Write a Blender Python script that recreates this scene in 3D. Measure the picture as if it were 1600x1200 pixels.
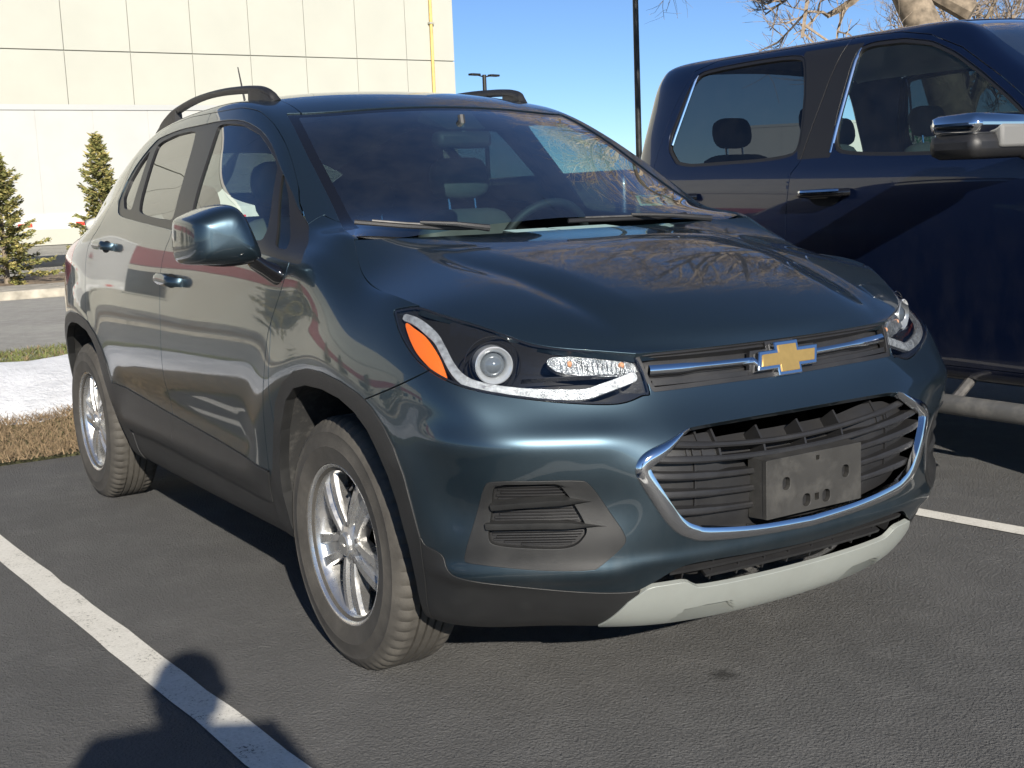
import bpy, bmesh, math, random
import numpy as np
from mathutils import Vector, Matrix
random.seed(7); RNG = np.random.default_rng(7)
for _o in list(bpy.data.objects): bpy.data.objects.remove(_o)
SC = bpy.context.scene
COL = SC.collection
# ---------------------------------------------------------------- camera (hand-held phone, 1.24 m up)
def set_camera():
    C = Vector((2.97342, -2.17281, 1.24061)); yaw, pit, rol = [math.radians(a) for a in (32.63668, 8.63195, -2.28217)]
    d = Vector((-math.cos(yaw) * math.cos(pit), math.sin(yaw) * math.cos(pit), -math.sin(pit)))
    r = d.cross(Vector((0, 0, 1))).normalized(); u = r.cross(d)
    r2 = math.cos(rol) * r + math.sin(rol) * u; u2 = -math.sin(rol) * r + math.cos(rol) * u
    M = Matrix((r2, u2, -d)).transposed().to_4x4(); M.translation = C
    cd = bpy.data.cameras.new('camera'); co = bpy.data.objects.new('camera', cd); COL.objects.link(co)
    co.matrix_world = M; cd.sensor_width = 36; cd.lens = 1934.674 / 1600 * 36; cd.clip_start = .05; cd.clip_end = 2000
    SC.camera = co
set_camera()
# ---------------------------------------------------------------- sky, sun, exposure
SUN = Vector((2.2, -.75, 1.0)).normalized()
W_ = bpy.data.worlds.new("World"); SC.world = W_; W_.use_nodes = True
_nt = W_.node_tree; _bg = _nt.nodes['Background']; _sky = _nt.nodes.new('ShaderNodeTexSky')
_sky.sky_type = 'NISHITA'; _sky.sun_disc = False; _sky.sun_elevation = math.asin(SUN.z); _sky.sun_rotation = math.atan2(SUN.x, SUN.y)
_sky.air_density = .6; _sky.dust_density = 0.0; _sky.ozone_density = 4.6; _sky.altitude = 100
_nt.links.new(_sky.outputs[0], _bg.inputs[0]); _bg.inputs[1].default_value = .060
_sl = bpy.data.lights.new('sun', 'SUN'); _so = bpy.data.objects.new('sun', _sl); COL.objects.link(_so)
_sl.energy = 3.9; _sl.angle = math.radians(.55); _sl.color = (1, .93, .82)
_so.rotation_euler = SUN.to_track_quat('Z', 'Y').to_euler(); _so.location = SUN * 60
SC.view_settings.view_transform = 'Standard'; SC.view_settings.look = 'None'; SC.view_settings.exposure = 1.08; SC.view_settings.gamma = 1.0
SC.view_settings.use_curve_mapping = False
SC.cycles.use_adaptive_sampling = True; SC.cycles.adaptive_threshold = .02; SC.cycles.max_bounces = 6; SC.cycles.transparent_max_bounces = 12; SC.cycles.glossy_bounces = 4; SC.cycles.diffuse_bounces = 3; SC.cycles.transmission_bounces = 4
# ---------------------------------------------------------------- materials
MATS = {}
def nodes(name):
    m = bpy.data.materials.new(name); m.use_nodes = True; MATS[name] = m
    return m, m.node_tree, m.node_tree.nodes['Principled BSDF']
def setp(b, **k):
    names = dict(col='Base Color', rough='Roughness', metal='Metallic', coat='Coat Weight', coatr='Coat Roughness', spec='Specular IOR Level', emit='Emission Color', emits='Emission Strength', trans='Transmission Weight', ior='IOR', sheen='Sheen Weight')
    for a, v in k.items():
        if a == 'col' or a == 'emit': v = (*v, 1) if len(v) == 3 else v
        b.inputs[names[a]].default_value = v
def tex(nt, typ, scale, detail=4, rough=.55, coord='Object', mapscale=None, **kw):
    tc = nt.nodes.new('ShaderNodeTexCoord'); t = nt.nodes.new(typ)
    src = tc.outputs[coord]
    if mapscale:
        mp = nt.nodes.new('ShaderNodeMapping'); mp.inputs['Scale'].default_value = mapscale; nt.links.new(src, mp.inputs[0]); src = mp.outputs[0]
    nt.links.new(src, t.inputs['Vector']); t.inputs['Scale'].default_value = scale
    if 'Detail' in t.inputs: t.inputs['Detail'].default_value = detail
    if 'Roughness' in t.inputs: t.inputs['Roughness'].default_value = rough
    for k, v in kw.items(): t.inputs[k].default_value = v
    return t
def ramp(nt, src, stops):
    r = nt.nodes.new('ShaderNodeValToRGB'); nt.links.new(src, r.inputs[0]); e = r.color_ramp.elements
    while len(e) > 1: e.remove(e[-1])
    for i, (p, c) in enumerate(stops):
        k = e[0] if i == 0 else e.new(p)
        k.position = p; k.color = (*c, 1) if len(c) == 3 else c
    return r
def mixc(nt, fac, a, b, blend='MIX'):
    m = nt.nodes.new('ShaderNodeMix'); m.data_type = 'RGBA'; m.blend_type = blend
    for i, v in ((0, fac), (6, a), (7, b)):
        if isinstance(v, (int, float)): m.inputs[i].default_value = v
        elif isinstance(v, tuple): m.inputs[i].default_value = (*v, 1) if len(v) == 3 else v
        else: nt.links.new(v, m.inputs[i])
    return m.outputs[2]
def bump(nt, b, h, strength, dist=.01):
    n = nt.nodes.new('ShaderNodeBump'); n.inputs['Strength'].default_value = strength; n.inputs['Distance'].default_value = dist
    nt.links.new(h, n.inputs['Height']); nt.links.new(n.outputs[0], b.inputs['Normal']); return n
def plain(name, col, rough=.5, metal=0, var=.0, vscale=8, bumpk=0, bscale=300, dirt=None, dirtk=.4, dscale=6, **k):
    m, nt, b = nodes(name); setp(b, col=col, rough=rough, metal=metal, **k)
    out = None
    if var:
        t = tex(nt, 'ShaderNodeTexNoise', vscale, 3); c = tuple(max(0, x * (1 - var)) for x in col); d = tuple(min(1, x * (1 + var)) for x in col)
        out = ramp(nt, t.outputs[0], [(.3, c), (.7, d)]).outputs[0]
    if dirt:
        t = tex(nt, 'ShaderNodeTexNoise', dscale, 4, .68); f = ramp(nt, t.outputs[0], [(.48, (0, 0, 0)), (.72, (dirtk,) * 3)])
        out = mixc(nt, f.outputs[0], out if out is not None else tuple(col), tuple(dirt))
        t2 = mixc(nt, f.outputs[0], (rough,) * 3, (.85,) * 3); nt.links.new(t2, b.inputs['Roughness'])
    if out is not None: nt.links.new(out, b.inputs['Base Color'])
    if bumpk: bump(nt, b, tex(nt, 'ShaderNodeTexNoise', bscale, 3).outputs[0], bumpk, .002)
    return m
def paint(name, col, dark, metal=.85, rough=.34, coat=1.0, dirtk=.16, zlo=.2, zhi=.75, flake=2200):
    """metallic clear-coat paint with flake sparkle and road film low on the body"""
    m, nt, b = nodes(name); setp(b, metal=metal, rough=rough, coat=coat, coatr=.02); b.inputs['Coat IOR'].default_value = 1.52
    fl = tex(nt, 'ShaderNodeTexVoronoi', flake); fr = ramp(nt, fl.outputs['Color'], [(0, dark), (1, col)])
    tc = nt.nodes.new('ShaderNodeTexCoord'); sx = nt.nodes.new('ShaderNodeSeparateXYZ'); nt.links.new(tc.outputs['Object'], sx.inputs[0])
    mr = nt.nodes.new('ShaderNodeMapRange'); mr.inputs[1].default_value = zhi; mr.inputs[2].default_value = zlo; nt.links.new(sx.outputs[2], mr.inputs[0])
    ns = tex(nt, 'ShaderNodeTexNoise', 7, 4, .7, mapscale=(1, 1, .45)); nr = ramp(nt, ns.outputs[0], [(.42, (0, 0, 0)), (.75, (1, 1, 1))])
    mu = nt.nodes.new('ShaderNodeMath'); mu.operation = 'MULTIPLY'; nt.links.new(mr.outputs[0], mu.inputs[0]); nt.links.new(nr.outputs[0], mu.inputs[1])
    m2 = nt.nodes.new('ShaderNodeMath'); m2.operation = 'MULTIPLY'; m2.inputs[1].default_value = dirtk; nt.links.new(mu.outputs[0], m2.inputs[0])
    c = mixc(nt, m2.outputs[0], fr.outputs[0], (.30, .29, .27)); nt.links.new(c, b.inputs['Base Color'])
    r = mixc(nt, m2.outputs[0], (rough,) * 3, (.8,) * 3); nt.links.new(r, b.inputs['Roughness'])
    r2 = mixc(nt, m2.outputs[0], (.025,) * 3, (.5,) * 3); nt.links.new(r2, b.inputs['Coat Roughness'])
    return m
def glass(name, tint, rough=0.0, dusty=.0, ior=1.5, refl=1.5):
    """thin pane: tinted see-through plus Fresnel mirror"""
    m = bpy.data.materials.new(name); m.use_nodes = True; MATS[name] = m; nt = m.node_tree; nt.nodes.clear()
    o = nt.nodes.new('ShaderNodeOutputMaterial'); tr = nt.nodes.new('ShaderNodeBsdfTransparent'); tr.inputs[0].default_value = (*tint, 1)
    gl = nt.nodes.new('ShaderNodeBsdfGlossy'); gl.inputs['Roughness'].default_value = rough; gl.inputs['Color'].default_value = (1, 1, 1, 1)
    fr = nt.nodes.new('ShaderNodeFresnel'); fr.inputs[0].default_value = ior; mx = nt.nodes.new('ShaderNodeMixShader')
    mu = nt.nodes.new('ShaderNodeMath'); mu.operation = 'MULTIPLY'; mu.inputs[1].default_value = refl; mu.use_clamp = True
    ge = nt.nodes.new('ShaderNodeNewGeometry'); mi = nt.nodes.new('ShaderNodeMapRange'); mi.inputs[3].default_value = ior; mi.inputs[4].default_value = 1 / ior; nt.links.new(ge.outputs['Backfacing'], mi.inputs[0]); nt.links.new(mi.outputs[0], fr.inputs[0])
    nt.links.new(fr.outputs[0], mu.inputs[0]); nt.links.new(mu.outputs[0], mx.inputs[0]); nt.links.new(tr.outputs[0], mx.inputs[1]); nt.links.new(gl.outputs[0], mx.inputs[2])
    last = mx.outputs[0]
    if dusty:
        df = nt.nodes.new('ShaderNodeBsdfDiffuse'); df.inputs[0].default_value = (.45, .45, .43, 1); m3 = nt.nodes.new('ShaderNodeMixShader')
        t = tex(nt, 'ShaderNodeTexNoise', 9, 8, .7); rr = ramp(nt, t.outputs[0], [(.35, (dusty * .4,) * 3), (.75, (dusty * 1.6,) * 3)])
        nt.links.new(rr.outputs[0], m3.inputs[0]); nt.links.new(last, m3.inputs[1]); nt.links.new(df.outputs[0], m3.inputs[2]); last = m3.outputs[0]
    nt.links.new(last, o.inputs[0]); return m
PAINT = paint('paint_slate_blue', (.042, .068, .088), (.023, .039, .053), metal=.86, rough=.37)
NAVY = paint('paint_navy', (.004, .010, .036), (.002, .005, .020), metal=.5, rough=.3, dirtk=.08, zlo=.35, zhi=1.25)
BLACKPL = plain('black_plastic', (.014, .014, .015), .46, var=.12, vscale=12, bumpk=.2, bscale=900, dirt=(.06, .058, .055), dirtk=.12, dscale=8)
CLAD = plain('dusty_cladding', (.015, .0155, .016), .48, var=.10, vscale=12, bumpk=.25, bscale=700, dirt=(.055, .054, .051), dirtk=.22, dscale=5)
GLOSSBLK = plain('gloss_black', (.006, .006, .007), .08, coat=.6)
RUBBERSEAL = plain('rubber_seal', (.010, .010, .010), .6)
BRACKET = plain('bracket_plastic', (.030, .029, .027), .55, var=.2, vscale=9, bumpk=.3, bscale=500, dirt=(.085, .082, .074), dirtk=.4, dscale=13)
TRIMBLK = plain('black_trim', (.014, .014, .015), .38)
CHROME = plain('chrome', (.86, .87, .88), .07, 1.0)
ALU = plain('alloy_wheel', (.68, .68, .67), .26, .9, dirt=(.22, .19, .15), dirtk=.35, dscale=18)
STEEL = plain('dark_steel', (.16, .155, .15), .55, .7, var=.3, vscale=25)
SILVERPL = plain('silver_trim', (.31, .33, .307), .42, .25, var=.06, vscale=6, dirt=(.26, .255, .23), dirtk=.22, dscale=10)
DARK = plain('dark_liner', (.006, .006, .006), .8)
LINER = plain('wheel_liner', (.020, .020, .020), .75, dirt=(.11, .105, .095), dirtk=.4, dscale=30, bumpk=.4, bscale=150)
GOLD = plain('gold_emblem', (.62, .40, .13), .32, .75, var=.06, vscale=60)
AMBER = plain('amber_reflector', (.75, .14, .012), .22, 0, coat=.5, bumpk=.6, bscale=800)
REDLENS = plain('red_lens', (.35, .01, .012), .12, coat=.8)
GLASS_W = glass('windshield_glass', (.46, .64, .64), dusty=.014, refl=2.9)
GLASS_F = glass('front_side_glass', (.62, .76, .70), dusty=.015)
GLASS_T = glass('tinted_rear_glass', (.10, .115, .115), dusty=.02)
GLASS_TT = glass('truck_privacy_glass', (.07, .08, .085), dusty=.01, refl=1.1)
GLASS_L = glass('clear_lens', (.93, .95, .96), ior=1.42)
CLOTH = plain('seat_cloth', (.032, .033, .036), .9, bumpk=.3, bscale=500)
LEATHER = plain('seat_leather_grey', (.075, .075, .072), .5, var=.15, vscale=9)
HEADLINER = plain('headliner', (.42, .42, .39), .95)
DASH = plain('dash_plastic', (.025, .026, .028), .6)
PAPER = plain('paper_white', (.78, .80, .78), .8)
WHITE = plain('white_enamel', (.75, .76, .74), .4)
def rubber():
    m, nt, b = nodes('tyre_rubber'); setp(b, rough=.78)
    t = tex(nt, 'ShaderNodeTexNoise', 6, 8, .7); r = ramp(nt, t.outputs[0], [(.3, (.032, .029, .025)), (.55, (.062, .057, .049)), (.8, (.105, .096, .081))])
    nt.links.new(r.outputs[0], b.inputs['Base Color']); bump(nt, b, tex(nt, 'ShaderNodeTexNoise', 260, 4).outputs[0], .35, .002); return m
RUBBER = rubber()
# ---------------------------------------------------------------- object helpers
def link(o, parent=None):
    COL.objects.link(o)
    if parent is not None: o.parent = parent
    return o
def empty(name, loc=(0, 0, 0), parent=None, rz=0):
    o = bpy.data.objects.new(name, None); o.empty_display_size = .2; o.location = loc; o.rotation_euler = (0, 0, rz); return link(o, parent)
def tag(o, label, cat, group=None, kind=None):
    o['label'] = label; o['category'] = cat
    if group: o['group'] = group
    if kind: o['kind'] = kind
    return o
def mesh(name, V, F, mat, parent=None, smooth=False, normals=None, bevel=0, sharp=None, loc=None):
    me = bpy.data.meshes.new(name)
    me.from_pydata([tuple(map(float, v)) for v in V] if not isinstance(V, np.ndarray) else V.tolist(), [], F.tolist() if isinstance(F, np.ndarray) else F)
    for m in (mat if isinstance(mat, (list, tuple)) else [mat]): me.materials.append(m)
    if smooth or normals is not None: me.polygons.foreach_set('use_smooth', np.ones(len(me.polygons), dtype=bool))
    if normals is not None: me.normals_split_custom_set_from_vertices([tuple(n) for n in np.asarray(normals).tolist()])
    elif smooth and sharp: me.set_sharp_from_angle(angle=math.radians(sharp))
    me.update(); o = bpy.data.objects.new(name, me)
    if loc is not None: o.location = loc
    if bevel:
        md = o.modifiers.new('bevel', 'BEVEL'); md.width = bevel; md.segments = 2; md.limit_method = 'ANGLE'; md.angle_limit = math.radians(35); md.harden_normals = False
        me.polygons.foreach_set('use_smooth', np.ones(len(me.polygons), dtype=bool)); me.set_sharp_from_angle(angle=math.radians(50))
    return link(o, parent)
class MB:
    """collects simple solids into one mesh"""
    def __init__(s): s.V = []; s.F = []
    def add(s, V, F):
        k = len(s.V); s.V += [tuple(map(float, v)) for v in V]; s.F += [tuple(i + k for i in f) for f in F]; return s
    def box(s, a, b, M=None):
        (x0, y0, z0), (x1, y1, z1) = a, b
        V = [(x0,y0,z0),(x1,y0,z0),(x1,y1,z0),(x0,y1,z0),(x0,y0,z1),(x1,y0,z1),(x1,y1,z1),(x0,y1,z1)]
        if M is not None: V = [tuple(M @ Vector(v)) for v in V]
        return s.add(V, [(0,3,2,1),(4,5,6,7),(0,1,5,4),(1,2,6,5),(2,3,7,6),(3,0,4,7)])
    def tube(s, pts, r, seg=8, caps=True, flat=None):
        P = [Vector(p) for p in pts]; n = len(P); R = r if hasattr(r, '__len__') else [r] * n
        V = []; up = Vector((0, 0, 1)); prev = None
        for i, p in enumerate(P):
            t = (P[min(i + 1, n - 1)] - P[max(i - 1, 0)])
            if t.length < 1e-9: t = Vector((0, 0, 1))
            t.normalize()
            a = prev - t * prev.dot(t) if prev is not None else (up - t * up.dot(t) if abs(t.z) < .95 else Vector((1, 0, 0)) - t * t.x)
            if a.length < 1e-6: a = t.orthogonal()
            a.normalize(); prev = a; b = t.cross(a)
            for k in range(seg):
                q = 2 * math.pi * k / seg; V.append(p + R[i] * (a * math.cos(q) * (flat or 1) + b * math.sin(q)))
        F = [(i * seg + k, i * seg + (k + 1) % seg, (i + 1) * seg + (k + 1) % seg, (i + 1) * seg + k) for i in range(n - 1) for k in range(seg)]
        if caps: F += [tuple(range(seg))[::-1], tuple((n - 1) * seg + k for k in range(seg))]
        return s.add(V, F)
    def sweep(s, frames, prof, closed=False, caps=True):
        """frames: list of (P, A, B); prof: list of (a, b)"""
        n, m = len(frames), len(prof)
        V = [P + A * a + B * b for P, A, B in frames for a, b in prof]
        F = [(i * m + k, i * m + (k + 1) % m, ((i + 1) % n) * m + (k + 1) % m, ((i + 1) % n) * m + k) for i in range(n if closed else n - 1) for k in range(m)]
        if caps and not closed: F += [tuple(range(m))[::-1], tuple((n - 1) * m + k for k in range(m))]
        return s.add(V, F)
    def lathe(s, prof, axis_o, A, B, C, seg=48, closed=False):
        """prof: (r, h); ring in plane A,B, h along C"""
        O, A, B, C = map(Vector, (axis_o, A, B, C)); m = len(prof)
        V = [O + (A * math.cos(2 * math.pi * k / seg) + B * math.sin(2 * math.pi * k / seg)) * r + C * h for k in range(seg) for r, h in prof]
        F = [(k * m + i, k * m + i + 1, ((k + 1) % seg) * m + i + 1, ((k + 1) % seg) * m + i) for k in range(seg) for i in range(m - 1)]
        if closed: F += [(k * m + m - 1, k * m, ((k + 1) % seg) * m, ((k + 1) % seg) * m + m - 1) for k in range(seg)]
        return s.add(V, F)
    def prism(s, poly, O, A, B, D):
        O, A, B, D = map(Vector, (O, A, B, D)); n = len(poly)
        V = [O + A * a + B * b for a, b in poly] + [O + A * a + B * b + D for a, b in poly]
        return s.add(V, [tuple(range(n))[::-1], tuple(range(n, 2 * n))] + [(i, (i + 1) % n, n + (i + 1) % n, n + i) for i in range(n)])
    def out(s, name, mat, parent=None, smooth=False, sharp=40, bevel=0, fix=True):
        o = mesh(name, s.V, s.F, mat, parent, smooth=smooth, sharp=sharp if smooth else None, bevel=bevel)
        if fix:
            bm = bmesh.new(); bm.from_mesh(o.data); bmesh.ops.recalc_face_normals(bm, faces=bm.faces); bm.to_mesh(o.data); bm.free()
            if smooth and sharp: o.data.set_sharp_from_angle(angle=math.radians(sharp))
        return o
def crom(pts, n=6, closed=False):
    """Catmull-Rom through points"""
    P = np.array(pts, float); N = len(P); out = []
    for i in range(N if closed else N - 1):
        p0 = P[(i - 1) % N] if closed or i > 0 else 2 * P[0] - P[1]; p1 = P[i]; p2 = P[(i + 1) % N]
        p3 = P[(i + 2) % N] if closed or i + 2 < N else 2 * P[-1] - P[-2]
        for k in range(n):
            t = k / n; out.append(.5 * ((2 * p1) + (-p0 + p2) * t + (2 * p0 - 5 * p1 + 4 * p2 - p3) * t * t + (-p0 + 3 * p1 - 3 * p2 + p3) * t ** 3))
    if not closed: out.append(P[-1])
    return np.array(out)
# ---------------------------------------------------------------- car shell: one tensor B-spline patch per half
def bs_weights(n, m, sym0, sym1):
    """uniform cubic B-spline sampling matrix: m samples over n control points (ends handled by reflection, given as sign matrices)."""
    t = np.linspace(0, n - 1, m)
    return bs_rows(t, n)
def bs_rows(t, n):
    i = np.clip(np.floor(t).astype(int), 0, n - 2); f = t - i
    w = np.stack([(1 - f) ** 3, 3 * f ** 3 - 6 * f ** 2 + 4, -3 * f ** 3 + 3 * f ** 2 + 3 * f + 1, f ** 3], 1) / 6
    return i, w
def bs_apply(net, t, mir0, mir1):
    """net (n,k,3) -> samples (m,k,3) along axis 0. mir: 'y' mirror phantom, else linear phantom"""
    n = len(net)
    def ph(a, b, mode):
        if mode == 'y':
            c = b.copy(); c[..., 1] *= -1; return c
        return 2 * a - b
    ext = np.concatenate([ph(net[0], net[1], mir0)[None], net, ph(net[-1], net[-2], mir1)[None]], 0)
    i, w = bs_rows(t, n)
    return sum(w[:, k, None, None] * ext[i + k] for k in range(4))
class BSurf:
    def __init__(s, net, mu=('', ''), mv=('', ''), pia=2):
        s.mu, s.mv = mu, mv
        tgt = np.array(net, float); s.net = tgt.copy()
        a = np.arange(tgt.shape[0], dtype=float); b = np.arange(tgt.shape[1], dtype=float)
        for _ in range(pia): s.net = s.net + (tgt - s.ev(a, b)) 
    def ev(s, u, v):
        g = bs_apply(s.net, np.asarray(u, float), *s.mu)
        g = bs_apply(g.transpose(1, 0, 2), np.asarray(v, float), *s.mv)
        return g.transpose(1, 0, 2)
def interp(xs, ys):
    """smooth monotone-ish cubic (Catmull-Rom/Hermite, finite difference tangents)"""
    xs = np.array(xs, float); ys = np.array(ys, float)
    o = np.argsort(xs); xs, ys = xs[o], ys[o]
    d = np.diff(ys) / np.diff(xs); m = np.empty_like(ys); m[1:-1] = (d[1:] * np.diff(xs)[:-1] + d[:-1] * np.diff(xs)[1:]) / (xs[2:] - xs[:-2]); m[0] = d[0]; m[-1] = d[-1]
    def f(x):
        x = np.clip(np.asarray(x, float), xs[0], xs[-1]); i = np.clip(np.searchsorted(xs, x) - 1, 0, len(xs) - 2)
        h = xs[i + 1] - xs[i]; t = (x - xs[i]) / h
        return (2*t**3-3*t**2+1)*ys[i] + (t**3-2*t**2+t)*h*m[i] + (-2*t**3+3*t**2)*ys[i+1] + (t**3-t**2)*h*m[i+1]
    return f
def smst(a, b, x):
    t = np.clip((np.asarray(x, float) - a) / (b - a), 0, 1); return t * t * (3 - 2 * t)

NOSE = [  # per column rows r0..r8 as (x, y, z)
 [(.66,0,.20),(.80,0,.212),(.868,0,.31),(.900,0,.42),(.915,0,.55),(.908,0,.645),(.868,0,.705),(.832,0,.770),(.800,0,.862)],
 [(.65,.2,.20),(.79,.2,.214),(.860,.2,.312),(.893,.2,.42),(.907,.2,.55),(.900,.2,.645),(.864,.2,.705),(.828,.2,.772),(.795,.2,.866)],
 [(.62,.35,.20),(.765,.365,.220),(.838,.37,.318),(.872,.37,.42),(.888,.37,.55),(.886,.37,.645),(.856,.37,.707),(.810,.375,.776),(.775,.38,.872)],
 [(.58,.46,.205),(.715,.49,.230),(.790,.50,.325),(.828,.502,.42),(.847,.503,.55),(.842,.503,.645),(.812,.50,.715),(.778,.49,.782),(.735,.475,.884)],
 [(.53,.56,.21),(.645,.60,.238),(.722,.612,.332),(.765,.618,.42),(.786,.620,.55),(.783,.622,.645),(.758,.620,.720),(.718,.61,.795),(.672,.585,.903)],
 [(.47,.64,.215),(.570,.695,.232),(.645,.718,.340),(.685,.728,.425),(.712,.735,.55),(.716,.738,.648),(.695,.735,.730),(.645,.728,.815),(.580,.672,.932)],
 [(.42,.70,.22),(.500,.770,.236),(.575,.792,.342),(.605,.806,.43),(.620,.814,.55),(.624,.819,.655),(.608,.816,.745),(.570,.806,.84),(.475,.735,.960)],
 [(.36,.72,.22),(.42,.802,.240),(.45,.832,.345),(.468,.850,.43),(.476,.859,.55),(.478,.863,.66),(.472,.858,.765),(.448,.842,.87),(.395,.775,.985)],
 [(.26,.73,.225),(.29,.808,.25),(.295,.842,.345),(.30,.862,.43),(.30,.875,.55),(.30,.880,.665),(.30,.877,.78),(.295,.860,.89),(.28,.805,.992)],
 [(.12,.73,.23),(.12,.81,.27),(.12,.846,.35),(.12,.868,.43),(.12,.882,.55),(.12,.886,.67),(.12,.884,.80),(.12,.868,.92),(.12,.815,1.012)],
]
ZB = interp([0.12,-.05,-.2,-.35,-.55,-.8,-1.1,-1.45,-1.8,-2.0,-2.15,-2.5,-2.8,-3.05],[1.012,1.065,1.08,1.088,1.10,1.115,1.14,1.168,1.205,1.222,1.215,1.115,1.09,1.05])
TS = interp([1.0,1.09,1.19,1.24,1.33,1.42,1.525,1.575],[.862,.846,.820,.800,.752,.704,.646,.612])
COLX = [-.05,-.2,-.35,-.55,-.8,-1.1,-1.45,-1.8,-2.15,-2.5,-2.8,-3.05]
UP = {  # rows r9..r14 (y,z)
 -.05:[(.775,1.108),(.728,1.138),(.70,1.142),(.6,1.13),(.3,1.135),(0,1.14)],
 -.2:[(.790,1.125),(.748,1.155),(.700,1.168),(.60,1.188),(.3,1.222),(0,1.235)],
 -.35:[(.798,1.145),(.765,1.185),(.726,1.211),(.645,1.246),(.33,1.305),(0,1.322)],
 -.55:[(.795,1.195),(.735,1.290),(.674,1.349),(.602,1.368),(.33,1.417),(0,1.434)],
 -.8:[(.782,1.245),(.705,1.385),(.628,1.482),(.552,1.508),(.31,1.545),(0,1.560)],
 -1.1:[(.777,1.285),(.695,1.430),(.612,1.566),(.540,1.594),(.30,1.622),(0,1.630)],
 -1.45:[(.767,1.302),(.688,1.442),(.610,1.574),(.535,1.605),(.30,1.637),(0,1.645)],
 -1.8:[(.755,1.322),(.685,1.445),(.610,1.560),(.535,1.595),(.30,1.631),(0,1.641)],
 -2.15:[(.748,1.320),(.690,1.422),(.620,1.510),(.535,1.560),(.30,1.604),(0,1.616)],
 -2.5:[(.752,1.205),(.697,1.305),(.622,1.405),(.515,1.490),(.30,1.553),(0,1.570)],
 -2.8:[(.722,1.155),(.662,1.240),(.592,1.325),(.490,1.405),(.30,1.475),(0,1.495)],
 -3.05:[(.690,1.105),(.630,1.155),(.555,1.205),(.46,1.255),(.30,1.29),(0,1.305)],
}
SIDEY = interp([.22,.27,.35,.43,.55,.67,.80,.92,1.01],[.730,.808,.841,.859,.873,.880,.881,.871,.859])
def shell_net():
    cols = []
    for k, c in enumerate(NOSE):
        c = [np.array(p, float) for p in c]
        # inner rows tuck under the bonnet
        nrm = np.array([1, 0, 0]) if k < 3 else np.array([[.9,.45,0],[.8,.6,0],[.7,.7,0],[.5,.85,0],[.25,.95,0],[.1,1,0],[0,1,0]][k-3])
        nrm = nrm / np.linalg.norm(nrm); top = c[8]
        if k < 9:
            for j, (ins, dz) in enumerate([(.05,.012),(.10,.0),(.16,-.03),(.22,-.06),(.28,-.09),(.34,-.12)]): c.append(top - nrm * ins * (1 if k < 7 else 1.1) + np.array([0, 0, dz + (0.02 if k > 5 and j == 0 else 0)]))
        else:
            for y, z in [(.758,1.036),(.70,1.035),(.62,1.02),(.52,1.0),(.3,1.0),(.0,1.0)]: c.append(np.array([.12, y, z]))
        cols.append(c)
    for x in COLX:
        c = []; zb = float(ZB(x))
        tap = .014 * smst(-.6, .1, x) + .0 ; rt = .10 * smst(-2.55, -3.25, x) + .012 * smst(-1.6, -2.4, x)
        for z in [.24,.285,.355,.43,.55,.67,.80]: c.append((x, float(SIDEY(z)) - rt - tap * .3, z))
        z7 = .80 + (zb - .80) * .56
        for z in (z7, zb):
            yy = float(SIDEY(min(z, 1.01))) if z < 1.0 else float(TS(z))
            c.append((x, yy - rt - tap * (.5 if z < 1 else .8), z))
        for y, z in UP[x]: c.append((x, y, z))
        cols.append([np.array(p, float) for p in c])
    zr = [.24,.285,.355,.43,.55,.67,.80,.92,1.0,1.05,1.09,1.12,1.15,1.17,1.19]
    ins = [.10,.04,.012,.0,-.01,-.012,-.01,.01,.035,.055,.075,.095,.12,.15,.18]
    for bx, by, nx, ny in [(-3.20,.71,.6,.8),(-3.285,.52,.9,.4),(-3.32,.26,1,.1),(-3.33,0,1,0)]:
        n = np.array([nx, ny]); n = n / np.linalg.norm(n)
        cols.append([np.array([bx + n[0] * i_, by - n[1] * i_ if by > 0 else 0, z]) for z, i_ in zip(zr, ins)])
    return np.array(cols)
SHELL = BSurf(shell_net(), mu=('y', 'y'), mv=('', 'y'), pia=2)
NCOL, NROW = SHELL.net.shape[:2]
def shell_disp(P, N, U):
    """sculpted relief: wheel-arch flares, bumper brow, door ledge"""
    x, y, z = P[:, 0], np.abs(P[:, 1]), P[:, 2]
    d = np.zeros(len(P))
    side = smst(.70, .80, y)
    for cx in (0.02, -2.555):
        r = np.hypot((x - cx) * (.96 if cx > -1 else 1.0), (z - .335))
        d += .008 * np.exp(-((r - .50) / .075) ** 2) * side * smst(.3, .5, z) * smst(1.0, .9, z)
    # door: slight hollow above the lower ledge
    dm = smst(-.42, -.62, x) * smst(-2.05, -1.85, x) * side
    d += -.014 * np.exp(-((z - .56) / .07) ** 2) * dm + .010 * np.exp(-((z - .43) / .035) ** 2) * dm
    # bumper corner: brow below the lamp, hollow round the fog pocket, ledge under it
    wn = smst(2.3, 3.5, U) * smst(7.0, 6.1, U) * smst(8.2, 7.6, z * 10)
    d += wn * (.009 * np.exp(-((z - .695) / .035) ** 2) - .021 * np.exp(-((z - .545) / .085) ** 2) + .013 * np.exp(-((z - .388) / .026) ** 2))
    d += .007 * np.exp(-((z - .405) / .018) ** 2) * smst(3.4, 2.4, U)
    return d
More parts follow.
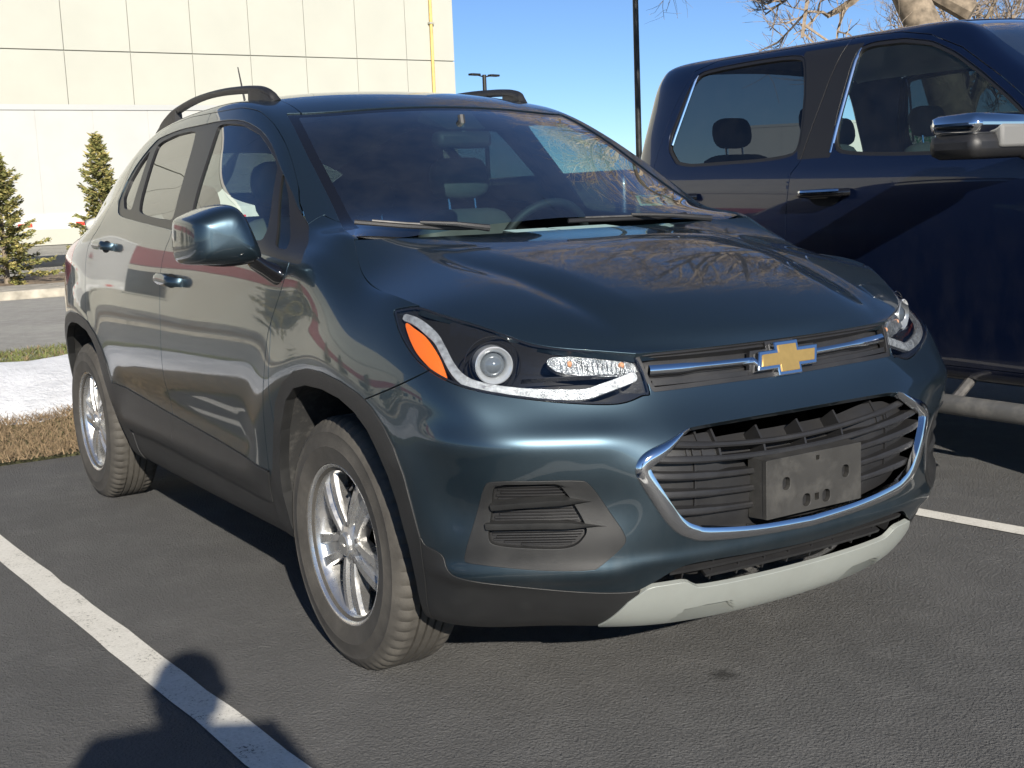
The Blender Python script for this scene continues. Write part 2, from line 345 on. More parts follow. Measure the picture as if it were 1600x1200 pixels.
def shell_grid(us, vs):
    P = SHELL.ev(us, vs); m, n = P.shape[:2]
    du = SHELL.ev(us + 1e-3, vs) - SHELL.ev(us - 1e-3, vs); dv = SHELL.ev(us, vs + 1e-3) - SHELL.ev(us, vs - 1e-3)
    N = np.cross(du, dv); N /= np.linalg.norm(N, axis=2, keepdims=True) + 1e-12
    U = np.repeat(us[:, None], n, 1)
    d = shell_disp(P.reshape(-1, 3), N.reshape(-1, 3), U.ravel()).reshape(m, n)
    P = P + N * d[..., None]
    # normals from the displaced grid
    gu = np.gradient(P, axis=0); gv = np.gradient(P, axis=1)
    N = np.cross(gu, gv); N /= np.linalg.norm(N, axis=2, keepdims=True) + 1e-12
    return P, N
# ---------------------------------------------------------------- trimming of panels out of the shell
class Patch:
    def __init__(s, V, N, A, T): s.V, s.N, s.A, s.T = V, N, A, T   # A: columns s (arc round the car), v (row)
    def sub(s, tmask):
        T = s.T[tmask]; u, inv = np.unique(T, return_inverse=True)
        return Patch(s.V[u], s.N[u], s.A[u], inv.reshape(-1, 3))
    def copy(s): return Patch(s.V.copy(), s.N.copy(), s.A.copy(), s.T.copy())
    def off(s, d):
        p = s.copy(); p.V = p.V + p.N * (np.asarray(d)[:, None] if np.ndim(d) else d); return p
    def mir(s):
        p = s.copy(); p.V[:, 1] *= -1; p.N[:, 1] *= -1; p.T = p.T[:, ::-1].copy(); return p
    @property
    def c(s): return np.stack([s.A[:, 0], s.V[:, 2]], 1)      # (s, z) chart
    @property
    def xy(s): return s.V[:, :2]
def split(p, phi):
    phi = np.where(np.abs(phi) < 1e-7, 1e-7, phi); pos = phi > 0; T = p.T; k = pos[T].sum(1)
    keepP, keepN = T[k == 3], T[k == 0]
    nv = len(p.V); newV, newN, newA, PT, NT = [], [], [], [keepP], [keepN]
    mix = T[(k == 1) | (k == 2)]
    if len(mix):
        mp = pos[mix]; lone = np.where(mp.sum(1) == 1, mp.argmax(1), (~mp).argmax(1))
        r = np.arange(len(mix)); a = mix[r, lone]; b = mix[r, (lone + 1) % 3]; c = mix[r, (lone + 2) % 3]
        e1 = np.stack([np.minimum(a, b), np.maximum(a, b)], 1); e2 = np.stack([np.minimum(a, c), np.maximum(a, c)], 1)
        E, inv = np.unique(np.concatenate([e1, e2]), axis=0, return_inverse=True); inv = inv.ravel()
        t = (phi[E[:, 0]] / (phi[E[:, 0]] - phi[E[:, 1]]))[:, None]
        L = lambda X: X[E[:, 0]] * (1 - t) + X[E[:, 1]] * t
        newV, newN, newA = L(p.V), L(p.N), L(p.A); newN /= np.linalg.norm(newN, axis=1, keepdims=True)
        ab = nv + inv[:len(mix)]; ac = nv + inv[len(mix):]
        lt = np.stack([a, ab, ac], 1); q = np.concatenate([np.stack([ab, b, c], 1), np.stack([ab, c, ac], 1)])
        lp = pos[a]; PT += [lt[lp], q[np.tile(~lp, 2)]]; NT += [lt[~lp], q[np.tile(lp, 2)]]
        V = np.concatenate([p.V, newV]); N = np.concatenate([p.N, newN]); A = np.concatenate([p.A, newA])
    else: V, N, A = p.V, p.N, p.A
    def mk(Ts):
        T_ = np.concatenate(Ts)
        if len(T_) == 0: return Patch(V[:0], N[:0], A[:0], T_.reshape(0, 3))
        u, iv = np.unique(T_, return_inverse=True); return Patch(V[u], N[u], A[u], iv.reshape(-1, 3))
    return mk(NT), mk(PT)
def sdf(pts, poly):
    """signed distance to a closed polygon, negative inside"""
    P = np.asarray(poly, float); a = P; b = np.roll(P, -1, 0); d = np.full(len(pts), 1e9); ins = np.zeros(len(pts), bool)
    x, y = pts[:, 0], pts[:, 1]
    for (ax, ay), (bx, by) in zip(a, b):
        ex, ey = bx - ax, by - ay; L = ex * ex + ey * ey
        if L < 1e-14: continue
        t = np.clip(((x - ax) * ex + (y - ay) * ey) / L, 0, 1); d = np.minimum(d, np.hypot(x - ax - t * ex, y - ay - t * ey))
        if ay != by:
            c = (ay > y) != (by > y); ins ^= c & (x < ex * (y - ay) / ey + ax)
    return np.where(ins, -d, d)
def pdist(pts, line):
    """distance to open polyline"""
    P = np.asarray(line, float); d = np.full(len(pts), 1e9); x, y = pts[:, 0], pts[:, 1]
    for (ax, ay), (bx, by) in zip(P[:-1], P[1:]):
        ex, ey = bx - ax, by - ay; t = np.clip(((x - ax) * ex + (y - ay) * ey) / (ex * ex + ey * ey + 1e-12), 0, 1); d = np.minimum(d, np.hypot(x - ax - t * ex, y - ay - t * ey))
    return d
def inside(p, phi): return split(p, phi)[0]
def boundary(T):
    e = np.concatenate([T[:, [0, 1]], T[:, [1, 2]], T[:, [2, 0]]]); key = np.sort(e, 1)
    u, idx, cnt = np.unique(key, axis=0, return_index=True, return_counts=True); return e[idx[cnt == 1]]
def patch_obj(name, ps, mat, parent, flange=.0, skip_mid=True, thick=None):
    """link patches (already placed) as one mesh with its surface normals; flange folds free edges inward"""
    V, N, T = [], [], []; k = 0
    for p in ps:
        if len(p.T) == 0: continue
        V.append(p.V); N.append(p.N); T.append(p.T + k); k += len(p.V)
        if flange:
            e = boundary(p.T)
            if skip_mid: e = e[~((np.abs(p.V[e[:, 0], 1]) < 1e-4) & (np.abs(p.V[e[:, 1], 1]) < 1e-4))]
            a, b = p.V[e[:, 0]], p.V[e[:, 1]]; na, nb = p.N[e[:, 0]], p.N[e[:, 1]]
            t = b - a; t /= np.linalg.norm(t, axis=1, keepdims=True) + 1e-12; o = np.cross(t, (na + nb) / 2); o /= np.linalg.norm(o, axis=1, keepdims=True) + 1e-12
            r = min(.0016, flange * .3); n = len(e)
            # rounded lip then wall
            V += [a, b, a - na * r + o * r * .8, b - nb * r + o * r * .8, a - na * flange + o * r * .8, b - nb * flange + o * r * .8]
            N += [na, nb, o, o, o, o]; i = np.arange(n); q = lambda A_, B_, C_, D_: np.concatenate([np.stack([A_, B_, C_], 1), np.stack([A_, C_, D_], 1)])
            T += [q(k + n + i, k + i, k + 2 * n + i, k + 3 * n + i), q(k + 3 * n + i, k + 2 * n + i, k + 4 * n + i, k + 5 * n + i)]; k += 6 * n
    V, N, T = np.concatenate(V), np.concatenate(N), np.concatenate(T)
    return mesh(name, V, T, mat, parent, normals=N)
def fill_mid(p): return [p, p.mir()]

def rpoly(poly, r=.10, it=3):
    """corner-cut polygon (keeps the sides straight)"""
    P = [np.array(p, float) for p in poly]
    for k in range(it):
        Q = []; f = r if k == 0 else .25
        for a, b in zip(P, P[1:] + P[:1]): Q += [a + (b - a) * f, b - (b - a) * f]
        P = Q
    return np.array(P)
# ================================================================ the compact SUV
CAR = tag(empty('compact_suv', (0, 0, 0)), 'slate blue compact SUV with gold bowtie badge and empty front plate bracket', 'car')
_u0 = np.linspace(0, NCOL - 1, 2600); _ref = SHELL.ev(_u0, np.array([4.0]))[:, 0]
_S0 = np.concatenate([[0], np.cumsum(np.linalg.norm(np.diff(_ref, axis=0), axis=1))])
US = np.interp(np.arange(0, _S0[-1], .0095), _S0, _u0); US[0] = 0; US = np.append(US, NCOL - 1.0); SS = np.interp(US, _u0, _S0)
VS = np.linspace(0, NROW - 1, 15 * 17)
GP, GN = shell_grid(US, VS)
def base_patch():
    m, n = GP.shape[:2]; i = np.arange(m * n).reshape(m, n); a, b, c, d = i[:-1, :-1].ravel(), i[1:, :-1].ravel(), i[1:, 1:].ravel(), i[:-1, 1:].ravel()
    A = np.stack([np.repeat(SS[:, None], n, 1).ravel(), np.repeat(VS[None], m, 0).ravel()], 1)
    V = GP.reshape(-1, 3).copy(); V[np.abs(V[:, 1]) < 1e-6, 1] = 0
    return Patch(V, GN.reshape(-1, 3).copy(), A, np.concatenate([np.stack([a, b, c], 1), np.stack([a, c, d], 1)]))
def SP(s, z, off=0.0, vmax=8.4):
    """point, outward normal and tangent of the shell at chart (s, z); s<0 is the driver side (+y), s>0 the passenger side (-y)"""
    j = np.interp(abs(s), SS, np.arange(len(SS))); i0 = int(min(len(SS) - 2, j)); f = j - i0; k = VS <= vmax
    def col(i):
        zz = GP[i, k, 2]; q = np.interp(z, zz, np.arange(len(zz))); a = int(min(len(zz) - 2, q)); g = q - a
        return GP[i, a] * (1 - g) + GP[i, a + 1] * g, GN[i, a] * (1 - g) + GN[i, a + 1] * g
    (p0, n0), (p1, n1) = col(i0), col(i0 + 1); p = p0 * (1 - f) + p1 * f; n = n0 * (1 - f) + n1 * f; n /= np.linalg.norm(n)
    t = p1 - p0; t /= np.linalg.norm(t) + 1e-12
    sg = np.array([1, -1, 1]) if s >= 0 else np.array([1, 1, 1]); p, n, t = p * sg, n * sg, t * sg * (1 if s >= 0 else -1)
    if abs(s) < 1e-6: t = np.array([0, -1.0, 0]); n[1] = 0; p[1] = 0
    return Vector(p + n * off), Vector(n), Vector(t)
# ---- outlines in (s, z)
ARCH_FI = [(1.86,.06),(1.862,.32),(1.858,.42),(1.843,.493),(1.79,.617),(1.727,.709),(1.665,.751),(1.586,.768),(1.466,.771),(1.357,.760),(1.277,.735),(1.217,.698),(1.175,.652),(1.139,.601),(1.110,.532),(1.085,.433),(1.078,.341),(1.073,.255),(1.073,.06)]
ARCH_FO = [(1.955,.06),(1.95,.375),(1.925,.455),(1.893,.489),(1.846,.593),(1.796,.694),(1.735,.756),(1.654,.797),(1.564,.813),(1.456,.814),(1.35,.803),(1.259,.782),(1.2,.757),(1.144,.716),(1.103,.669),(1.07,.607),(1.05,.538),(1.031,.464),(1.035,.40),(1.05,.06)]
ARCH_RI = [(3.50,.06),(3.52,.33),(3.584,.45),(3.652,.576),(3.706,.681),(3.76,.725),(3.836,.757),(4.016,.778),(4.15,.772),(4.26,.745),(4.38,.685),(4.46,.60),(4.50,.50),(4.52,.36),(4.52,.06)]
ARCH_RO = [(3.40,.06),(3.408,.374),(3.489,.476),(3.563,.573),(3.597,.64),(3.65,.70),(3.715,.748),(3.83,.797),(3.996,.818),(4.16,.814),(4.30,.785),(4.43,.715),(4.51,.62),(4.55,.50),(4.57,.36),(4.57,.06)]
LAMP = crom([(1.172,.979),(1.151,.985),(1.038,.991),(.875,.963),(.788,.940),(.742,.925),(.706,.912),(.664,.903),(.562,.889),(.434,.876),(.411,.790),(.436,.781),(.508,.768),(.621,.777),(.742,.796),(.826,.813),(.89,.83),(.967,.856),(1.031,.884),(1.103,.927),(1.155,.965)], 4, True)
UGRILLE = [(-.1,.880),(.428,.880),(.404,.786),(.2,.786),(-.1,.783)]
FOG = crom([(.899,.430),(.878,.515),(.849,.598),(.819,.614),(.72,.613),(.631,.609),(.605,.597),(.560,.530),(.525,.476),(.529,.449),(.577,.407),(.603,.399),(.707,.402),(.845,.415),(.888,.419)], 4, True)
FOGIN = crom([(.835,.580),(.815,.597),(.75,.599),(.69,.598),(.666,.586),(.613,.502),(.618,.468),(.652,.446),(.74,.447),(.822,.456),(.845,.475),(.842,.53)], 4, True)
SURR = [(0,.7075),(.20,.7070),(.33,.7055),(.366,.698),(.42,.672),(.470,.650),(.489,.634),(.487,.612),(.460,.567),(.424,.512),(.395,.480),(.364,.462),(.32,.450),(.18,.436),(0,.428)]
SURRC = np.array([(-s_, z_) for s_, z_ in SURR[1:-1]][::-1]); SURR_P = crom(np.concatenate([np.array(SURR[:1]), np.array(SURR[1:-1]), np.array(SURR[-1:]), SURRC]), 4, True)
CLADL = crom([(1.06,.47),(1.031,.464),(1.018,.447),(.982,.438),(.960,.427),(.948,.405),(.933,.391),(.908,.382),(.838,.371),(.739,.356),(.644,.343),(.56,.334),(.497,.331),(.473,.334),(.449,.346),(.419,.364),(.389,.380),(.352,.388),(.274,.388),(.182,.384),(.047,.378),(-.1,.378)], 4)
SKID = [(.530,.228),(.49,.303),(.456,.337),(.44,.342),(.372,.344),(.354,.341),(.338,.330),(.322,.322),(.300,.320),(.225,.318),(.1,.317),(-.1,.317),(-.1,.222),(.1,.222),(.25,.223),(.38,.225)]
DOOR_MID = [(2.80,.30),(2.832,.5),(2.84,.62),(2.83,.8),(2.84,.92),(2.845,1.02),(2.82,1.10),(2.782,1.16),(2.80,1.28),(2.86,1.45),(2.905,1.573)]
DM = crom(DOOR_MID, 4).tolist()
FDOOR = crom([(1.834,1.18),(1.772,1.134),(1.747,1.073),(1.771,1.011),(1.83,.925),(1.858,.866),(1.872,.76),(1.905,.60),(1.925,.50),(1.950,.40)], 4).tolist() + [(1.955,.372),(2.43,.388),(2.805,.402)] + [q for q in DM if q[1] > .41] + crom([(2.609,1.569),(2.489,1.55),(2.371,1.513),(2.203,1.431),(2.045,1.334),(1.931,1.245)], 4).tolist()
RDOOR = [q for q in DM if q[1] > .41][::-1] + [(2.805,.402),(3.1,.408),(3.43,.392)] + crom([(3.49,.45),(3.545,.55),(3.60,.625),(3.715,.730),(3.85,.828),(3.895,.967),(3.888,1.078),(3.85,1.13),(3.74,1.205),(3.672,1.34),(3.672,1.478)], 4).tolist() + crom([(3.655,1.497),(3.448,1.557),(3.139,1.577)], 4).tolist()
DLO = crom([(1.674,1.090),(1.752,1.140),(1.914,1.228),(1.995,1.280),(2.165,1.378),(2.252,1.427),(2.376,1.480),(2.542,1.521),(2.718,1.535),(2.976,1.536),(3.2,1.535),(3.39,1.522),(3.468,1.506),(3.56,1.435),(3.600,1.36),(3.592,1.30),(3.555,1.258),(3.49,1.226),(3.26,1.205),(2.792,1.172),(2.5,1.150),(1.942,1.104),(1.72,1.083)], 3, True)
PANE_F = [(1.955,1.132),(2.142,1.362),(2.255,1.419),(2.376,1.471),(2.542,1.512),(2.700,1.525),(2.765,1.521),(2.70,1.37),(2.635,1.215),(2.612,1.176)]
PANE_Q = [(2.112,1.352),(1.995,1.270),(1.925,1.212),(1.815,1.118),(1.900,1.126)]
PANE_R = [(2.982,1.522),(2.86,1.32),(2.806,1.200),(3.262,1.230),(3.430,1.498),(3.22,1.521)]
PANE_C = [(3.478,1.483),(3.350,1.243),(3.47,1.252),(3.545,1.298),(3.562,1.36),(3.535,1.425)]
CLADTOP = [(1.87,.468),(1.935,.472),(2.376,.501),(2.915,.529),(3.213,.547),(3.62,.568)]
HOOD_SIDE = [(.765,.42,.875),(.71,.52,.889),(.645,.615,.906),(.56,.675,.94),(.47,.73,.968),(.37,.772,.993),(.22,.776,1.018),(.07,.757,1.060),(-.06,.712,1.140)]
HOOD_MID = [(.793,.871),(.778,.897),(.735,.929),(.63,.975),(.50,1.014),(.36,1.051),(.2,1.085),(.05,1.112),(-.1,1.134)]
def hood_net():
    net = []
    for (xs, ys, zs), (xc, zc) in zip(HOOD_SIDE, HOOD_MID):
        row = []
        for w in (0, .2, .4, .58, .74, .88, 1.0): row.append((xc + (xs - xc) * w ** 2, ys * w, zc + (zs - zc) * w ** 2.6))
        net.append(row)
    return np.array(net)
HOODS = BSurf(hood_net(), mu=('', ''), mv=('y', ''), pia=3)
HOODXY = [tuple(p[:2]) for p in HOODS.ev(np.linspace(0, 8, 60), np.array([6.0]))[:, 0]]
HOODPOLY = [(-.1, -.2), (.795, -.2)] + [tuple(p[:2]) for p in HOODS.ev(np.array([0.0]), np.linspace(0, 6, 20))[0]] + HOODXY[1:] + [(-.09, .3)]
WS_EDGE = interp([-.863,-.73,-.6,-.45,-.3,-.13,-.05],[.545,.574,.600,.624,.652,.700,.715])
HEAD_X = interp([0,.2,.4,.5,.56],[-.785,-.790,-.812,-.840,-.870])
WSPOLY = [(float(HEAD_X(y)), y) for y in np.linspace(-.2, .545, 14)] + [(x, float(WS_EDGE(x))) for x in np.linspace(-.85, -.09, 18)] + [(-.06, .60), (-.03, .4), (-.01, .0), (-.01, -.2)]
G = .0022
def gate(phi, other): return np.maximum(phi, other)
def car_panels():
    H = base_patch(); v = lambda p: p.A[:, 1]
    # openings of the wheel arches, with their plastic lips
    lips = []
    for inner, outer in ((ARCH_FI, ARCH_FO), (ARCH_RI, ARCH_RO)):
        _, H = split(H, gate(sdf(H.c, inner), (v(H) - 8) * .05)); L, H = split(H, gate(sdf(H.c, outer), (v(H) - 8) * .05)); lips.append(L)
    _, H = split(H, gate(sdf(H.xy, HOODPOLY) - .003, (7.75 - v(H)) * .03))          # room for the bonnet
    R = {'lip_f': lips[0], 'lip_r': lips[1]}
    def take(name, phi, gap=G):
        nonlocal H
        k = lambda p: gap * np.sqrt(np.clip(1 - p.N[:, 2] ** 2, .02, 1))            # same gap width on flat-lying skin
        a, H = split(H, phi(H) + k(H)); R[name] = a
        if gap: _, H = split(H, phi(H) - k(H))
    sz = lambda poly: (lambda p: sdf(p.c, poly))
    take('lamp', lambda p: gate(sdf(p.c, LAMP), (v(p) - 9.2) * .05), .002)
    take('ugrille', sz(UGRILLE), 0)
    take('lgrille', sz(SURR_P), 0)
    take('fog', sz(FOG), .001)
    take('windshield', lambda p: gate(sdf(p.xy, WSPOLY), (10.6 - v(p)) * .05), .0015)
    take('cowl', lambda p: gate(np.maximum(-.125 - p.V[:, 0], p.V[:, 0] - .2), np.maximum((10.35 - v(p)) * .05, p.V[:, 1] - .70)), .001)
    take('dlo', sz(DLO), .001)
    take('tail', sz([(4.13,1.128),(4.30,1.125),(4.6,1.09),(5.0,1.04),(5.0,.90),(4.6,.90),(4.32,.93),(4.2,.99)]), .002)
    take('rear_glass', lambda p: gate(np.maximum(p.V[:, 0] + 2.74, -3.04 - p.V[:, 0]), (11.6 - v(p)) * .05), .002)
    take('fdoor', lambda p: gate(sdf(p.c, FDOOR), (v(p) - 11.32) * .05)); take('rdoor', lambda p: gate(sdf(p.c, RDOOR), (v(p) - 11.35) * .05))
    take('rocker', lambda p: np.maximum(np.maximum(1.955 - p.A[:, 0], p.A[:, 0] - 3.41), p.V[:, 2] - .43), 0)
    take('lower', lambda p: np.maximum(sdf(p.c, [(-.1,-.1),(1.09,-.1)] + CLADL.tolist()), (v(p) - 8) * .05), .0012)
    def seam(p):
        c = p.c; f = ((c[:, 1] - .776) * .2435 + (c[:, 0] - 1.211) * .079) / .256
        return np.where(c[:, 0] < .9, -1.0, np.maximum(f, c[:, 0] - 1.3))
    take('bumper', seam)
    take('fender', lambda p: np.maximum(p.A[:, 0] - 1.834, (v(p) - 11.6) * .05))
    take('roof', lambda p: np.maximum((12.25 - v(p)) * .05, np.maximum(p.V[:, 0] + .86 - .08, -2.72 - p.V[:, 0])), .0015)
    R['body'] = H
    return R
PN = car_panels()
def both(name, p, mat, parent=CAR, flange=.014, label=None):
    """passenger-side (-y) and driver-side (+y) copies of a panel"""
    out = []
    for q in (p.mir(), p):
        o = patch_obj(name, [q], mat, parent, flange); out.append(o)
    return out
def one(name, p, mat, parent=CAR, flange=.014): return patch_obj(name, [p.mir(), p], mat, parent, flange)
body = one('body_shell', PN['body'], PAINT)
one('roof', PN['roof'], PAINT); fenders = both('fender', PN['fender'], PAINT)
BUMPER = one('front_bumper', PN['bumper'], PAINT, flange=.02)
for L in (PN['lip_f'], PN['lip_r']): both('wheel_arch_trim', L.off(.004), CLAD, flange=.03)
both('rocker_panel', PN['rocker'], CLAD, flange=.02)
# doors: painted skin, lower cladding, window trim, panes, handle
def below(p, line, d=0):
    xs = [a for a, _ in line]; ys = [b for _, b in line]; return p.V[:, 2] - np.interp(p.A[:, 0], xs, ys) - d
dl_f, dl_r = split(PN['dlo'], PN['dlo'].A[:, 0] - np.interp(PN['dlo'].V[:, 2], [q[1] for q in DM], [q[0] for q in DM]))
def pane(poly, off=-.010):
    b = base_patch(); return inside(b, gate(sdf(b.c, rpoly(poly)), np.maximum((8 - b.A[:, 1]) * .05, (b.A[:, 1] - 11.4) * .05))).off(off)
def cutout(p, polys):
    for q in polys: _, p = split(p, sdf(p.c, rpoly(q)))
    return p
DOORS = {}
for key, nm, dlo, panes, hs in (('fdoor', 'front_door', dl_f, (PANE_F, PANE_Q), (2.60, 2.815, 1.003)), ('rdoor', 'rear_door', dl_r, (PANE_R, PANE_C), (3.475, 3.69, 1.106))):
    low, up = split(PN[key], below(PN[key], CLADTOP))
    _, up = split(up, below(up, CLADTOP, .003))
    dr = both(nm, up, PAINT); DOORS[nm] = dr
    trim = cutout(dlo, panes).off(-.0035)
    for side, d in zip((1, 0), dr):
        S_ = (lambda p: p.mir()) if side else (lambda p: p)
        patch_obj('door_cladding', [S_(low.off(.006))], CLAD, d, .016)
        patch_obj('window_trim', [S_(trim)], TRIMBLK, d, .012)
        for i, q in enumerate(panes): patch_obj('window_glass', [S_(pane(q))], GLASS_F if nm[0] == 'f' else GLASS_T, d)
        sg = 1 if side else -1
        # handle: a bar standing off the skin over a dark scoop
        s0, s1, hz = hs; fr = []
        mb = MB(); N_ = 14
        for i in range(N_ + 1):
            t = i / N_; s_ = s0 + (s1 - s0) * t; P, Nn, Tt = SP(sg * s_, hz + .010 * (t - .5) * (1 if nm[0] == 'f' else .6), .004 + .034 * min(1, 6 * t * (1 - t)) ** .7); B = Nn.cross(Tt).normalized()
            w = .0135 + .004 * math.sin(math.pi * t); fr.append((P, Nn, B * w / .014))
        mb.sweep(fr, [(.009, -.009), (.011, 0), (.009, .009), (.002, .015), (-.006, .012), (-.008, 0), (-.006, -.012), (.002, -.015)])
        hn = mb.out('door_handle', PAINT, d, smooth=True, sharp=60)
        P, Nn, Tt = SP(sg * (s0 + (s1 - s0) * .58), hz - .002, .0015); B = Nn.cross(Tt).normalized(); mb = MB()
        mb.add([P + Nn * -.0025] + [P + Tt * .060 * math.cos(q) + B * .024 * math.sin(q) for q in np.linspace(0, 2 * math.pi, 25)[:-1]], [(0, 1 + i, 1 + (i + 1) % 24) for i in range(24)]); mb.out('handle_scoop', DARK, d, smooth=True)
both('tail_light', PN['tail'], REDLENS); one('rear_window', PN['rear_glass'].off(-.006), GLASS_T)
both('cowl', PN['cowl'].off(-.012), BLACKPL)
# windscreen: glass with a black printed border
wsd = sdf(PN['windshield'].xy, WSPOLY); dot = np.maximum(np.abs(PN['windshield'].V[:, 1]) - (.10 - .16 * (-.66 - PN['windshield'].V[:, 0])), -.66 - PN['windshield'].V[:, 0] - .14)
frit = np.where(PN['windshield'].V[:, 0] > -.16, -1, wsd + .032 + .02 * smst(-.3, -.05, PN['windshield'].V[:, 0]))
gl, fb = split(PN['windshield'], frit)
WS = one('windshield', gl.off(-.004), GLASS_W, flange=0)
one('windshield_border', fb.off(-.004), GLOSSBLK, WS, 0)
# bonnet
def hood_patch():
    us = np.linspace(0, 8, 150); vs = np.linspace(0, 6, 110); P = HOODS.ev(us, vs)
    x, y, z = P[..., 0], P[..., 1], P[..., 2]
    yc = .47 - .10 * smst(.0, .75, x)                      # raised centre panel with soft shoulders
    z = z + .013 * (1 - smst(yc - .07, yc + .05, y)) * smst(.80, .60, x) * smst(-.10, .22, x) - .006 * np.exp(-((y - yc - .05) / .035) ** 2) * smst(.78, .55, x) * smst(-.05, .25, x)
    P = np.stack([x, y, z], 2); N = np.cross(np.gradient(P, axis=0), np.gradient(P, axis=1)); N /= np.linalg.norm(N, axis=2, keepdims=True); N *= np.sign(N[60, 30, 2])
    N[:, 0, 1] = 0; N /= np.linalg.norm(N, axis=2, keepdims=True)
    m, n = x.shape; i = np.arange(m * n).reshape(m, n); a, b, c, d = i[:-1, :-1].ravel(), i[1:, :-1].ravel(), i[1:, 1:].ravel(), i[:-1, 1:].ravel()
    T = np.concatenate([np.stack([a, b, c], 1), np.stack([a, c, d], 1)]); f = np.cross(P.reshape(-1, 3)[T[0, 1]] - P.reshape(-1, 3)[T[0, 0]], P.reshape(-1, 3)[T[0, 2]] - P.reshape(-1, 3)[T[0, 0]])
    if f[2] < 0: T = T[:, ::-1].copy()
    return Patch(P.reshape(-1, 3), N.reshape(-1, 3), np.zeros((m * n, 2)), T)
HOOD = one('hood', hood_patch(), PAINT, flange=.022)
# dark inner shell so that the gaps read black; pale headliner under the roof
def liner():
    b = base_patch(); v = b.A[:, 1]
    for poly in (ARCH_FI, ARCH_RI): _, b = split(b, gate(sdf(b.c, poly) - .03, (b.A[:, 1] - 8) * .05))
    for phi in (lambda b: sdf(b.c, DLO) + .01, lambda b: gate(sdf(b.xy, WSPOLY) + .01, (10.6 - b.A[:, 1]) * .05), lambda b: gate(np.maximum(b.V[:, 0] + 2.74, -3.04 - b.V[:, 0]), (11.6 - b.A[:, 1]) * .05),
                lambda b: gate(sdf(b.xy, HOODPOLY) - .002, (7.0 - b.A[:, 1]) * .03), lambda b: sdf(b.c, LAMP) - .004, lambda b: sdf(b.c, UGRILLE) - .004, lambda b: sdf(b.c, SURR_P) - .002, lambda b: sdf(b.c, FOG) - .002, lambda b: np.maximum(b.A[:, 0] - .46, b.V[:, 2] - .40)): _, b = split(b, phi(b))
    return b
LN = liner(); hl, dk = split(LN, np.maximum((11.9 - LN.A[:, 1]) * .05, LN.V[:, 0] + .82)); _, dk = split(dk, np.maximum((9.0 - dk.A[:, 1]) * .05, -1.0 - dk.V[:, 0]))
one('inner_body', dk.off(-.024), DARK, flange=0); one('headliner', hl.off(-.028), HEADLINER, flange=0)
MB().box((-3.05, -.62, .24), (.42, .62, .32)).out('underbody', DARK, CAR)
# wheel houses
for sg in (1, -1):
    for poly in (ARCH_FI, ARCH_RI):
        pts = [SP(sg * a, b, -.018)[0] for a, b in crom(poly, 3) if b > .2]; n = len(pts)
        V = pts + [Vector((p.x, -sg * .50, p.z)) for p in pts]
        F = [(i, i + 1, n + i + 1, n + i) for i in range(n - 1)] + [tuple(range(n, 2 * n))]
        mesh('wheel_house', V, F, LINER, CAR, smooth=True, sharp=50)
# ================================================================ nose of the SUV
def frames(path, off=0.0, vmax=8.4):
    """frames along a chart polyline: position, outward normal, in-surface side direction"""
    P = [SP(s, z, off if np.isscalar(off) else off[i], vmax) for i, (s, z) in enumerate(path)]; out = []
    for i, (p, n, t) in enumerate(P):
        d = (P[min(i + 1, len(P) - 1)][0] - P[max(i - 1, 0)][0]).normalized(); n = (n - d * n.dot(d)).normalized(); out.append((p, n, d.cross(n).normalized()))
    return out
def tape(path, width, n=8):
    """rounded trim profile sweep along path; width may vary"""
    return path
# ---- lower apron: cladding, silver skid plate, lower air intake
low = PN['lower']; skid, low = split(low, sdf(low.c, SKID)); _, low = split(low, sdf(low.c, SKID) - .0015)
intake, low = split(low, np.maximum(low.A[:, 0] - .47, .30 - low.V[:, 2]))
APRON = one('lower_apron', low.off(.002), CLAD, flange=.02)
def skid_off(p):
    d = np.zeros(len(p.V)); c = p.c
    for cs in (.27, -.27): d += -.011 * (1 - smst(-.007, .005, sdf(c, [(abs(cs) - .085, .232), (abs(cs) - .062, .262), (abs(cs) + .062, .262), (abs(cs) + .085, .232)])))
    return d + .006
SK = skid.off(skid_off(skid)); one('skid_plate', SK, SILVERPL, APRON, .014)
one('intake_backing', intake.off(-.045), DARK, APRON, 0)
def clip_s(z, poly, m=.006):
    s = np.linspace(.1, .6, 251); d = sdf(np.stack([s, np.full_like(s, z)], 1), poly); k = np.nonzero(d < -m)[0]
    return s[k[-1]] if len(k) else .1
for zc in (.366, .343):
    e = .40 if zc > .35 else .30
    MB().sweep(frames([(s, zc - .004 * (abs(s) / .4) ** 2) for s in np.linspace(-e, e, 41)], -.010), [(0, -.004), (.001, .004), (-.03, .008), (-.03, .001)]).out('intake_slat', BLACKPL, APRON)
for s in np.arange(-.36, .37, .08):
    p, n, t = SP(s, .35, -.018); b = n.cross(t)
    MB().sweep([(p + t * -.002, n, b), (p + t * .002, n, b)], [(0, -.028), (0, .028), (-.03, .028), (-.03, -.028)]).out('intake_rib', BLACKPL, APRON)
